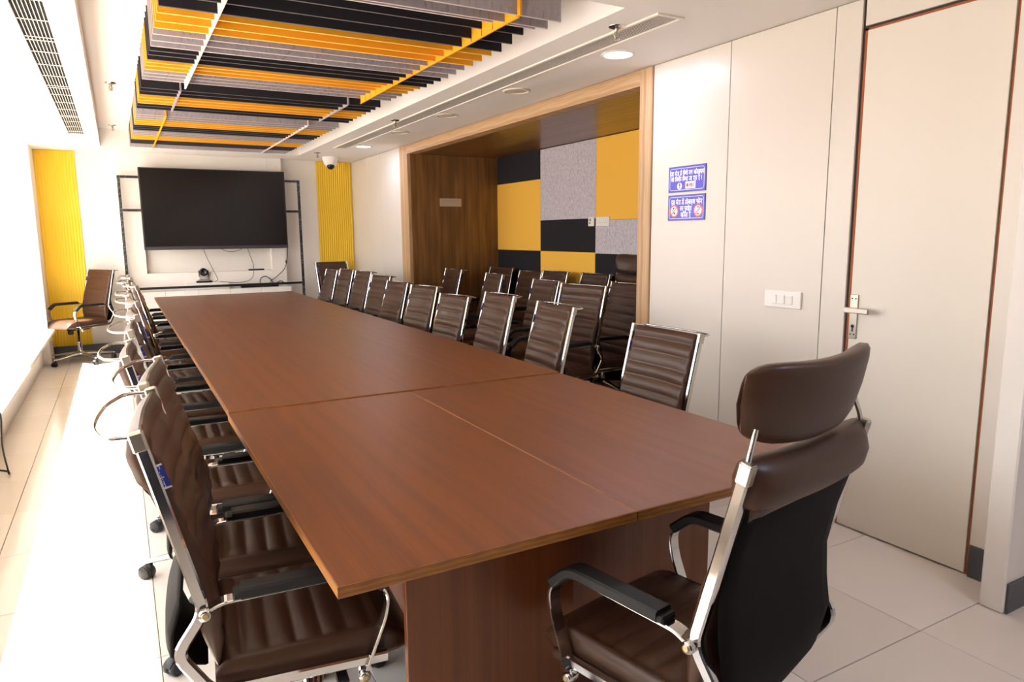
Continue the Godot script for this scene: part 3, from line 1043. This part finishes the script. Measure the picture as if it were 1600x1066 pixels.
		for s in [-1, 1]:
			st = begin()
			sweep(st, fillet([Vector3(-0.334, 0.98, s * 0.236), Vector3(-0.334, 1.015, s * 0.226), Vector3(-0.33, 1.06, s * 0.2)], 0.02), circle(0.0055, 10), Vector3.BACK)
			d["rod%d" % s] = mesh_of(st)
	if not shared.has("tagmesh"):
		shared.tagmesh = 1
		M.tag = mat(Color.WHITE, 0.6)
		var im := Image.create(96, 48, false, Image.FORMAT_RGB8)
		im.fill(rgb(36, 48, 150))
		im.fill_rect(Rect2i(0, 0, 7, 48), rgb(225, 215, 225))
		im.fill_rect(Rect2i(89, 0, 7, 48), rgb(225, 215, 225))
		write(im, ["G", "e", "e", "k", "e", "n"], 48, 12, 2.0, 1.6, rgb(238, 232, 236), false)
		M.tag.albedo_texture = ImageTexture.create_from_image(im)
	st = begin()
	# little woven tag on the front left corner of the back
	var a0 := Vector3(-0.303, 0.885, 0.2158)
	var up := Vector3(-0.0175, 0.055, 0)
	var fw := Vector3(0.024, 0.006, -0.0015)
	for f in [[a0 + up + fw, Vector2(0, 0)], [a0 + fw, Vector2(1, 0)], [a0, Vector2(1, 1)], [a0 + up + fw, Vector2(0, 0)], [a0, Vector2(1, 1)], [a0 + up, Vector2(0, 1)]]:
		st.set_uv(f[1])
		st.add_vertex(f[0])
	d.tag = mesh_of(st)
	shared[key] = d
	return d

func make_chair(called: String, label: String, group: String, at: Vector3, turn: float, lift: float, spin: float, exec: bool = false) -> Node3D:
	var d := chair_meshes(exec)
	var t := thing(called, label, "chair", at, deg_to_rad(turn), group)
	var up := []
	up.append(put("seat", d.seat, M.leather, t))
	var bk := put("backrest", d.back, M.leather, t)
	up.append(bk)
	up.append(put("back_panel", d.rear, M.mesh_cloth, t))
	for s in [-1, 1]:
		up.append(put("side_frame", d["frame%d" % s], M.chrome, t))
		var arm := put("armrest", d["arm%d" % s], M.chrome, t)
		put("arm_pad", d["pad%d" % s], M.pad, arm)
		put("bolt", d["bolt%d%s" % [s, true]], M.brass, arm)
		put("bolt", d["bolt%d%s" % [s, false]], M.brass, arm)
		up.append(arm)
		up.append(put("frame_cap", d["cap%d" % s], M.satin, t))
	if exec:
		up.append(put("shoulder_roll", d.roll, M.leather, t))
		up.append(put("headrest", d.head, M.leather, t))
		for s in [-1, 1]:
			up.append(put("headrest_rod", d["rod%d" % s], M.chrome, t))
	else:
		up.append(put("coat_bar", d.bar, M.chrome, t))
		put("tag", d.tag, M.tag, bk)
	up.append(put("mechanism", d.mech, M.pad, t))
	up.append(put("lever", d.lever, M.rubber, t))
	up.append(put("gas_lift", d.lift, M.chrome, t))
	for u in up:
		u.position.y = lift
	var b := put("star_base", d.base, M.chrome, t)
	b.rotation.y = deg_to_rad(spin)
	for k in 5:
		var a := deg_to_rad(spin) + TAU * k / 5.0
		var c := put("caster", d.caster, M.rubber, t)
		c.position = Basis(Vector3.UP, a) * Vector3(0.335, 0, 0)
		c.rotation.y = a + sin(at.z * 7.0 + k * 2.3) * 1.3
	return t

func make_chairs() -> void:
	var ord := ["first", "second", "third", "fourth", "fifth", "sixth", "seventh", "eighth", "ninth", "tenth"]
	var g1 := "leather chairs along the window side of the table"
	var left := [[0.36, -1.795, -5.5, 0.0, 5.0], [0.395, -2.335, -7.0, 0.0, 177.0], [0.34, -3.09, -2.5, -0.03, 171.0], [0.365, -3.83, -2.0, -0.02, -4.0], [0.385, -4.57, 3.0, -0.02, 186.0], [0.395, -5.37, 5.5, -0.01, 0.0], [0.39, -6.06, 0.0, -0.01, 180.0], [0.44, -6.75, 2.0, 0.01, 0.0], [0.4, -7.45, -3.0, 0.0, 180.0], [0.42, -8.2, 2.0, 0.01, 0.0]]
	for i in left.size():
		var c: Array = left[i]
		var lb: String = "brown leather chair, %s from the viewer along the window side of the table" % ord[i]
		if i == 0:
			lb = "nearest brown leather chair on the window side, its arm under the table corner"
		make_chair("office_chair", lb, g1, Vector3(c[0], 0, c[1]), c[2], c[3], c[4])
	var g2 := "leather chairs along the wall side of the table"
	var right := [[2.28, -2.555, 180.0, 0.97], [2.32, -3.6, 175.0, 1.0], [2.34, -4.36, 177.0, 1.01], [2.27, -4.98, 183.0, 0.96], [2.33, -5.74, 186.0, 0.985], [2.33, -6.42, 184.0, 0.985], [2.36, -6.98, 184.0, 1.02], [2.34, -7.51, 183.0, 1.04], [2.31, -8.05, 182.0, 1.04], [2.28, -8.6, 181.0, 1.016]]
	for i in right.size():
		var c: Array = right[i]
		var lb: String = "ribbed brown leather chair, %s from the viewer along the wall side of the table" % ord[i]
		if i == 0:
			lb = "nearest ribbed brown leather chair on the wall side, against the white panels"
		var f := Vector3(cos(deg_to_rad(c[2])), 0, -sin(deg_to_rad(c[2])))
		make_chair("office_chair", lb, g2, Vector3(c[0], 0, c[1]) + f * 0.33, c[2], c[3] - 1.03, 36.0 * (i % 2) - (c[2] - 180.0))
	var g3 := "leather chairs parked in the wooden alcove"
	var alc := [[3.32, -7.28, 178.0, 1.044, "brown chair in the alcove nearest the wood side wall, below the paper notice"],
		[3.96, -7.32, 186.0, 1.04, "brown chair in the far back corner of the alcove, below the dark panel"],
		[3.22, -6.1, 172.0, 1.044, "brown chair in the alcove front row, left of the middle, with a chrome handle"],
		[3.97, -6.66, 180.0, 1.025, "brown chair in the alcove back row, below the left yellow panel"],
		[3.23, -5.16, 176.0, 1.03, "brown ribbed chair in the alcove front row, second from the near jamb"],
		[2.94, -4.18, 188.0, 1.06, "brown ribbed chair at the alcove mouth, catching the window light"],
		[3.92, -6.08, 179.0, 1.05, "brown chair in the alcove back row, against the middle yellow panel"],
		[3.99, -5.47, 178.0, 1.05, "brown chair in the alcove back row, at the edge of the middle yellow panel"],
		[3.51, -4.38, 176.0, 1.035, "brown chair in the alcove beside the near jamb, its chrome armrest showing"]]
	for n in alc.size():
		var c: Array = alc[n]
		var f := Vector3(cos(deg_to_rad(c[2])), 0, -sin(deg_to_rad(c[2])))
		make_chair("office_chair", c[4], g3, Vector3(c[0], 0, c[1]) + f * 0.33, c[2], c[3] - 1.03, [3.0, 39.0, 3.0, 3.0, 3.0, 39.0, 20.0, 20.0, 3.0][n])
	make_chair("headrest_chair", "dark high backed chair with a headrest half hidden behind the alcove jamb", "high backed chairs with headrests", Vector3(3.72, 0, -4.97), 181.0, 0.05, 10.0, true)
	make_chair("headrest_chair", "large brown leather chair with headrest seen from behind in front", "high backed chairs with headrests", Vector3(1.132, 0, -1.227), 100.8, 0.0, 40.0, true)
	make_chair("office_chair", "brown leather chair standing alone by the yellow wall panel near the windows", "loose chairs by the far wall", Vector3(-0.47, 0, -9.42), 214.0, 0.03, 12.0)
	make_chair("office_chair", "dark brown chair facing the viewer in the far right corner", "loose chairs by the far wall", Vector3(2.62, 0, -9.3), -78.0, 0.05, 30.0)

# ------------------------------------------------------------------ lettering in strokes
# each sign: advance and strokes on a grid whose head line is y 0 and base line is y 10
const GLYPHS := {
	"i": [8, "4,0 4,3 1,4 1,6 5,6 6,8 3,10 5,12"], "s": [9, "7,0 7,10|1,2 3,3 3,5 0,6 4,10|3,5 7,5"],
	"ksh": [11, "8,0 8,10|2,0 2,3 0,4 3,5 1,8 4,8 6,5 8,5"], "tr": [9, "7,0 7,10|7,3 2,4|7,6 2,9"],
	"m": [9, "7,0 7,10|2,0 2,8 0,8 2,10|2,6 7,6"], "E": [0, "-2,0 -6,-4"], "M": [0, "-2,-4 -1,-4"],
	"I": [3, "1,0 1,10|1,0 3,-4 8,-2 8,0"], "k": [10, "4,0 4,10|4,3 0,4 1,7 4,6|4,4 8,4 8,7"],
	"y": [9, "7,0 7,10|1,0 3,3 0,5 3,8 7,7"], "g": [9, "2,0 2,7 0,8|7,0 7,10"], "e": [8, "6,0 6,5 2,5 2,0|4,5 6,10"],
	"v": [9, "7,0 7,10|7,4 2,3 1,6 4,8 7,6"], "A": [4, "2,0 2,10"], "r": [7, "1,0 5,1 5,4 2,5 6,10"],
	"R": [0, "-2,0 0,-3 -2,-4"], "l": [10, "8,0 8,10|0,4 2,2 4,6 6,2 8,5|1,6 3,9"], "p": [9, "7,0 7,10|1,0 1,5 4,6 7,5"],
	"O": [4, "2,0 2,10|2,0 -2,-4"], "C": [4, "2,0 2,10|-3,-4 0,-3 3,-5"], "d": [8, "6,0 2,2 2,4 6,5 6,8 2,9"],
	"j": [10, "8,0 8,10|8,4 4,4 4,8 0,7"], "h": [8, "5,0 2,3 6,5 2,8 6,12"], "Y": [0, "-3,0 -7,-4|-3,0 -4,-5"],
	"D": [4, "2,0 2,10"], "b": [9, "7,0 7,10|7,4 2,3 1,6 4,8 7,6|2,4 6,7"], "f": [11, "6,0 6,10|1,0 1,5 4,6 6,4|6,4 10,4 10,8|3,12 4,12"],
	"n": [9, "7,0 7,10|7,5 2,5 1,7"], "pr": [9, "7,0 7,10|1,0 1,5 4,6 7,5|7,7 2,10"], "t": [9, "7,0 7,10|7,4 3,4 2,7 4,9"],
	"_": [6, ""]}
const LATIN := {"R": [8, "0,10 0,0 5,0 6,2 5,5 0,5|3,5 6,10"], "E": [7, "5,0 0,0 0,10 5,10|0,5 4,5"], "C": [8, "6,1 3,0 0,2 0,8 3,10 6,9"],
	"G": [9, "7,1 3,0 0,3 0,7 3,10 7,9 7,5 4,5"], "e": [7, "0,7 5,7 5,5 3,4 0,6 1,10 5,10"], "k": [6, "0,0 0,10|5,4 0,7 5,10"], "n": [7, "0,4 0,10|0,6 3,4 5,5 5,10"]}

func dab(im: Image, p: Vector2, w: float, c: Color) -> void:
	var r := w * 0.5
	for y in range(int(floor(p.y - r)), int(ceil(p.y + r)) + 1):
		for x in range(int(floor(p.x - r)), int(ceil(p.x + r)) + 1):
			if x >= 0 and y >= 0 and x < im.get_width() and y < im.get_height() and Vector2(x - p.x, y - p.y).length() <= r + 0.3:
				im.set_pixel(x, y, c)

func line(im: Image, a: Vector2, b: Vector2, w: float, c: Color) -> void:
	var n := int(maxf(1.0, a.distance_to(b)))
	for k in n + 1:
		dab(im, a.lerp(b, float(k) / n), w, c)

func width_of(toks: Array, table: Dictionary) -> float:
	var w := 0.0
	for t in toks:
		w += table[t][0]
	return w

# writes the signs centred on x = cx with the head line at y, u pixels per grid step
func write(im: Image, toks: Array, cx: float, y: float, u: float, pen: float, c: Color, headed: bool, tall: float = 1.0) -> void:
	var table: Dictionary = GLYPHS if headed else LATIN
	var x := cx - width_of(toks, table) * u * 0.5
	for t in toks:
		var g: Array = table[t]
		for s in (g[1] as String).split("|", false):
			var last := Vector2.INF
			for q in s.split(" ", false):
				var f := q.split_floats(",")
				var p := Vector2(x + f[0] * u, y + f[1] * u * tall)
				if last != Vector2.INF:
					line(im, last, p, pen, c)
				last = p
		if headed and g[0] > 0 and t != "_" and t != "D":
			line(im, Vector2(x, y), Vector2(x + g[0] * u, y), pen, c)
		x += g[0] * u

func ring_mark(im: Image, c: Vector2, r: float, w: float, col: Color) -> void:
	for k in 200:
		dab(im, c + Vector2(cos(TAU * k / 200.0), sin(TAU * k / 200.0)) * r, w, col)

func disc_mark(im: Image, c: Vector2, r: float, col: Color) -> void:
	dab(im, c, r * 2.0, col)

func sign_base() -> Image:
	var im := Image.create(620, 300, false, Image.FORMAT_RGB8)
	im.fill(rgb(70, 68, 200))
	var w := rgb(215, 212, 250)
	for s in [-1, 1]:
		line(im, Vector2(50, 150 + s * 130), Vector2(570, 150 + s * 130), 6, w)
		line(im, Vector2(310 + s * 288, 52), Vector2(310 + s * 288, 248), 6, w)
		for q in [-1, 1]:
			for k in 12:
				var a := PI / 2 * k / 11.0
				dab(im, Vector2(310 + s * (258 + 30 * sin(a)), 150 + q * (98 + 32 * cos(a))), 6, w)
	return im

func put_sign(called: String, label: String, im: Image, y0: float, y1: float) -> void:
	var t := thing(called, label, "sign", Vector3(WALL_X, (y0 + y1) * 0.5, -3.164), 0.0, "blue notice signs on the white wall")
	piece("plate", Vector3(-0.005, (y0 - y1) * 0.5, -0.156), Vector3(0.0, (y1 - y0) * 0.5, 0.156), mat(rgb(84, 80, 130), 0.4), t, 0.001)
	var st := begin()
	var hy := (y1 - y0) * 0.5 - 0.003
	var v := [[Vector3(-0.0056, hy, -0.153), Vector2(0, 0)], [Vector3(-0.0056, hy, 0.153), Vector2(1, 0)], [Vector3(-0.0056, -hy, 0.153), Vector2(1, 1)], [Vector3(-0.0056, -hy, -0.153), Vector2(0, 1)]]
	for k in [0, 1, 2, 0, 2, 3]:
		st.set_uv(v[k][1])
		st.add_vertex(v[k][0])
	im.generate_mipmaps()
	var m := mat(Color.WHITE, 0.3)
	m.albedo_texture = ImageTexture.create_from_image(im)
	obj("print", st, m, t)

func make_wall_things() -> void:
	var white := rgb(250, 248, 255)
	var red := rgb(214, 62, 48)
	var im := sign_base()
	write(im, ["i", "s", "_", "ksh", "E", "tr", "_", "m", "E", "M", "_", "I", "k", "y", "E", "_", "g", "e", "_", "v", "A", "R", "t", "A", "l", "A", "p"], 312, 58, 3.5, 8, white, true, 1.3)
	write(im, ["k", "O", "_", "I", "r", "k", "C", "R", "d", "_", "I", "k", "y", "A", "_", "j", "A", "_", "r", "h", "A", "_", "h", "Y", "_", "D"], 305, 128, 3.4, 8, white, true, 1.3)
	disc_mark(im, Vector2(190, 232), 42, white)
	line(im, Vector2(190, 206), Vector2(190, 226), 22, red)
	line(im, Vector2(190, 236), Vector2(190, 254), 7, red)
	line(im, Vector2(176, 256), Vector2(204, 256), 6, red)
	im.fill_rect(Rect2i(290, 184, 170, 84), white)
	disc_mark(im, Vector2(325, 226), 21, red)
	write(im, ["R", "E", "C"], 405, 208, 3.8, 7, rgb(60, 56, 74), false)
	put_sign("recording_sign", "upper blue sign with Hindi text, a microphone and REC", im, 1.661, 1.812)
	im = sign_base()
	write(im, ["i", "s", "_", "ksh", "E", "tr", "_", "m", "E", "M", "_", "m", "O", "b", "A", "i", "l", "_", "f", "O", "n"], 315, 60, 3.8, 8, white, true, 1.3)
	write(im, ["k", "A", "_", "pr", "y", "O", "g"], 310, 138, 3.8, 8, white, true, 1.3)
	write(im, ["v", "I", "j", "R", "t", "_", "h", "Y"], 310, 214, 3.8, 8, white, true, 1.3)
	for c in [Vector2(106, 190), Vector2(514, 190)]:
		disc_mark(im, c, 76, white)
		ring_mark(im, c, 68, 17, rgb(226, 84, 74))
	# handset
	for k in 14:
		var a := deg_to_rad(110.0 + 11.0 * k)
		dab(im, Vector2(118, 182) + Vector2(cos(a) * 32, -sin(a) * 34), 12, rgb(60, 56, 62))
	disc_mark(im, Vector2(118, 218), 14, rgb(60, 56, 62))
	disc_mark(im, Vector2(96, 156), 12, rgb(60, 56, 62))
	# handheld
	line(im, Vector2(498, 150), Vector2(532, 150), 10, rgb(50, 46, 60))
	line(im, Vector2(498, 232), Vector2(532, 232), 12, rgb(50, 46, 60))
	line(im, Vector2(494, 150), Vector2(494, 232), 4, rgb(190, 180, 210))
	line(im, Vector2(536, 150), Vector2(536, 232), 4, rgb(190, 180, 210))
	for c in [Vector2(106, 190), Vector2(514, 190)]:
		line(im, c + Vector2(-48, 48), c + Vector2(48, -48), 13, rgb(226, 84, 74))
	put_sign("phone_ban_sign", "lower blue sign with Hindi text and two red ban circles", im, 1.494, 1.645)
	# light switch
	var sw := thing("light_switch", "white light switch plate with three rockers on the wall panel", "light switch", Vector3(WALL_X, 1.078, -2.437))
	piece("plate", Vector3(-0.012, -0.043, -0.113), Vector3(0.0, 0.043, 0.113), M.white_plastic, sw, 0.003)
	for k in 3:
		var w: float = [0.026, 0.046, 0.046][k]
		var z: float = [-0.046, -0.006, 0.044][k]
		piece("rocker", Vector3(-0.017, -0.023, z - w * 0.5), Vector3(-0.0125, 0.023, z + w * 0.5), M.white_plastic, sw, 0.002)
	# sockets on the felt panels
	var xb := 4.13 - 0.014
	var s1 := thing("wall_socket", "narrow white wall socket at the edge of the dark felt panel", "socket", Vector3(xb, 1.538, -5.715))
	piece("plate", Vector3(-0.012, -0.044, -0.047), Vector3(0, 0.044, 0.047), M.white_plastic, s1, 0.003)
	piece("port", Vector3(-0.0135, 0.004, -0.028), Vector3(-0.012, 0.03, 0.004), M.grey_plastic, s1, 0.0005)
	piece("port", Vector3(-0.0135, -0.02, -0.026), Vector3(-0.012, -0.006, -0.008), M.gap, s1, 0.0005)
	var s2 := thing("wall_socket", "wide white double socket below the large yellow felt panel", "socket", Vector3(xb, 1.536, -5.526))
	piece("plate", Vector3(-0.012, -0.044, -0.106), Vector3(0, 0.044, 0.106), M.white_plastic, s2, 0.003)
	for q in [[-0.045, 0.085], [0.05, 0.05]]:
		var mod := piece("module", Vector3(-0.0145, -0.03, q[0] - q[1] * 0.5), Vector3(-0.012, 0.025, q[0] + q[1] * 0.5), M.white_plastic, s2, 0.001)
		var st := begin()
		for h in [[0.0, 0.012], [-0.014, -0.008], [0.014, -0.008]]:
			lathe(st, Vector3(-0.0012, h[1], h[0]), [Vector2(0.0, 0.0005), Vector2(0.0035, 0.0004), Vector2(0.0036, -0.001)], 8, Basis(Vector3.BACK, PI / 2))
		obj("pin_hole", st, M.gap, mod)
	# paper notice on the wooden side wall of the alcove
	var nt := thing("paper_notice", "small white paper notice taped to the dark wood alcove wall", "notice", Vector3(3.487, 1.8, -7.69))
	var st2 := begin()
	box(st2, Vector3(0, 0, 0.001), Vector3(0.28, 0.092, 0.0015), 0.0004)
	obj("sheet", st2, mat(rgb(212, 190, 170), 0.8), nt)
	var ni := Image.create(280, 92, false, Image.FORMAT_RGB8)
	ni.fill(rgb(200, 180, 164))
	var rng := RandomNumberGenerator.new()
	rng.seed = 4
	for row in [[14, 250], [32, 200]]:
		var x := 30
		while x < row[1]:
			var w := rng.randi_range(3, 8)
			for q in w:
				ni.set_pixel(x + q, row[0] + rng.randi_range(0, 7), rgb(70, 50, 44))
				ni.set_pixel(x + q, row[0] + rng.randi_range(0, 7), rgb(70, 50, 44))
			x += w + (7 if rng.randf() < 0.25 else 2)
	st2 = begin()
	var nv := [[Vector3(-0.137, 0.043, 0.0022), Vector2(0, 0)], [Vector3(0.137, 0.043, 0.0022), Vector2(1, 0)], [Vector3(0.137, -0.043, 0.0022), Vector2(1, 1)], [Vector3(-0.137, -0.043, 0.0022), Vector2(0, 1)]]
	for k in [0, 1, 2, 0, 2, 3]:
		st2.set_uv(nv[k][1])
		st2.add_vertex(nv[k][0])
	var nm := mat(Color.WHITE, 0.8)
	nm.albedo_texture = ImageTexture.create_from_image(ni)
	obj("print", st2, nm, nt)
	# cable hanging off the window ledge
	var st3 := begin()
	cable(st3, [Vector3(-0.75, 0.416, -4.9), Vector3(-0.69, 0.417, -4.93), Vector3(-0.678, 0.38, -4.95), Vector3(-0.69, 0.2, -4.97), Vector3(-0.68, 0.03, -5.0), Vector3(-0.7, 0.006, -5.12), Vector3(-0.78, 0.006, -5.2)], 0.005)
	tag(obj("loose_cable", st3, M.cable), "thin dark cable hanging down from the window ledge to the floor", "cable")

# ------------------------------------------------------------------ screen end
func make_screen_group() -> void:
	var zt := -9.65
	var tv := thing("wall_screen", "large black flat display on a marble pattern stand", "screen", Vector3(1.14, 0, zt))
	piece("bezel", Vector3(-0.852, 1.268, -0.055), Vector3(0.852, 2.258, 0.0), M.bezel, tv, 0.006)
	piece("glass", Vector3(-0.837, 1.312, -0.002), Vector3(0.837, 2.245, 0.0015), M.screen, tv, 0.0008)
	piece("lower_bar", Vector3(-0.85, 1.27, -0.01), Vector3(0.85, 1.305, 0.008), M.bezel_bar, tv, 0.003)
	var fr := thing("screen_stand", "tall stand of marble patterned square bars holding the screen", "stand", Vector3(1.13, 0, zt - 0.08))
	for s in [-1, 1]:
		piece("upright", Vector3(s * 1.053 - 0.016, 0.0, -0.015), Vector3(s * 1.053 + 0.016, 2.16, 0.015), M.marble, fr, 0.002)
		piece("foot", Vector3(s * 1.053 - 0.02, 0.0, 0.016), Vector3(s * 1.053 + 0.02, 0.03, 0.35), M.marble, fr, 0.002)
	for y in [2.145, 1.75]:
		piece("cross_bar", Vector3(-1.036, y - 0.015, -0.013), Vector3(1.036, y + 0.015, 0.013), M.marble, fr, 0.002)
	piece("lower_bar", Vector3(-1.036, 0.782, -0.013), Vector3(1.036, 0.81, 0.013), M.pad, fr, 0.002)
	# low white cabinet
	var cz := -9.8
	var cb := thing("low_cabinet", "low white cabinet with a row of drawers under the screen", "cabinet", Vector3(1.1, 0, cz))
	piece("body", Vector3(-1.0, 0.0, 0.0), Vector3(0.93, 0.755, 0.038), M.white_plastic, cb, 0.003)
	var edges := [-1.0, -0.62, -0.24, 0.14, 0.53, 0.93]
	for k in 5:
		piece("drawer", Vector3(edges[k] + 0.003, 0.52, 0.039), Vector3(edges[k + 1] - 0.003, 0.75, 0.052), M.white_plastic, cb, 0.002)
		piece("door", Vector3(edges[k] + 0.003, 0.05, 0.039), Vector3(edges[k + 1] - 0.003, 0.514, 0.052), M.white_plastic, cb, 0.002)
	var bx := thing("white_box", "flat white box on the cabinet under the meeting camera", "box", Vector3(0.98, 0.755, cz + 0.028))
	var st := begin()
	box(st, Vector3(0, 0.043, 0), Vector3(0.52, 0.086, 0.052), 0.004)
	obj("casing", st, M.white_plastic, bx)
	# meeting camera
	var pc := thing("meeting_camera", "small silver and black meeting camera on the white box below the screen", "camera", Vector3(0.94, 0.842, cz + 0.03))
	st = begin()
	box(st, Vector3(0, 0.012, 0), Vector3(0.19, 0.022, 0.05), 0.008)
	obj("base", st, M.black, pc)
	st = begin()
	box(st, Vector3(0, 0.03, 0), Vector3(0.15, 0.016, 0.046), 0.006)
	box(st, Vector3(0, 0.075, -0.006), Vector3(0.105, 0.08, 0.034), 0.012)
	obj("neck", st, mat(rgb(190, 186, 186), 0.3, 0.4), pc)
	st = begin()
	for s in [-1, 1]:
		box(st, Vector3(s * 0.055, 0.12, 0), Vector3(0.008, 0.08, 0.03), 0.003)
	obj("yoke", st, M.black, pc)
	st = begin()
	var face := Basis(Vector3.RIGHT, PI / 2)
	lathe(st, Vector3(0, 0.135, 0), [Vector2(0.0, -0.03), Vector2(0.046, -0.03), Vector2(0.05, -0.02), Vector2(0.05, 0.02), Vector2(0.044, 0.028), Vector2(0.03, 0.03), Vector2(0.024, 0.024), Vector2(0.0, 0.02)], 26, face)
	obj("lens", st, mat(rgb(22, 20, 22), 0.2), pc)
	# things on the niche edge and on the cabinet
	st = begin()
	box(st, Vector3(1.6, 0.985, FAR_Z + 0.06), Vector3(0.2, 0.02, 0.035), 0.005)
	tag(obj("remote_control", st, M.black), "black remote lying on the niche ledge under the screen", "remote")
	var ps := thing("power_strip", "black power strip with plugs lying on the right of the cabinet", "power strip", Vector3(1.62, 0.755, cz + 0.028))
	st = begin()
	box(st, Vector3(0, 0.015, 0), Vector3(0.48, 0.03, 0.045), 0.005)
	obj("body", st, M.black, ps)
	st = begin()
	for k in 3:
		box(st, Vector3(-0.14 + 0.13 * k, 0.042, 0), Vector3(0.045, 0.022, 0.035), 0.006)
	obj("plug", st, M.pad, ps)
	var zc := zt - 0.045
	var cabs := [
		[[Vector3(0.95, 1.28, zc), Vector3(0.99, 1.15, zc), Vector3(1.06, 0.98, zc), Vector3(1.1, 0.88, zc - 0.05), Vector3(1.07, 0.85, zc - 0.06)], 0.0035, "pale thin cable dropping from the screen to the meeting camera"],
		[[Vector3(1.48, 1.28, zc), Vector3(1.52, 1.14, zc), Vector3(1.545, 1.03, zc), Vector3(1.525, 0.9, zc), Vector3(1.45, 0.84, zc - 0.03), Vector3(1.3, 0.83, zc - 0.05), Vector3(1.12, 0.85, zc - 0.05)], 0.0035, "grey cable curving from the middle of the screen back to the camera"],
		[[Vector3(1.14, 1.28, zc), Vector3(1.24, 1.235, zc), Vector3(1.33, 1.235, zc), Vector3(1.44, 1.28, zc)], 0.003, "short cable sagging just under the lower edge of the screen"],
		[[Vector3(1.99, 1.28, zc), Vector3(1.98, 1.14, zc), Vector3(1.94, 1.0, zc), Vector3(1.84, 0.9, zc), Vector3(1.755, 0.83, zc - 0.04), Vector3(1.78, 0.79, zc - 0.07)], 0.005, "black power cable with an inline switch right of the screen"],
		[[Vector3(1.62, 0.79, zc - 0.02), Vector3(1.62, 0.86, zc - 0.02), Vector3(1.68, 0.9, zc - 0.02), Vector3(1.75, 0.86, zc - 0.02), Vector3(1.8, 0.79, zc - 0.03), Vector3(1.88, 0.83, zc - 0.03), Vector3(1.94, 0.79, zc - 0.04)], 0.006, "thick black cable looped over the power strip on the cabinet"]]
	for c in cabs:
		st = begin()
		cable(st, c[0], c[1])
		if c[2].contains("inline"):
			box(st, Vector3(1.965, 1.085, zc), Vector3(0.022, 0.045, 0.018), 0.006)
		tag(obj("cable", st, M.cable), c[2], "cable")
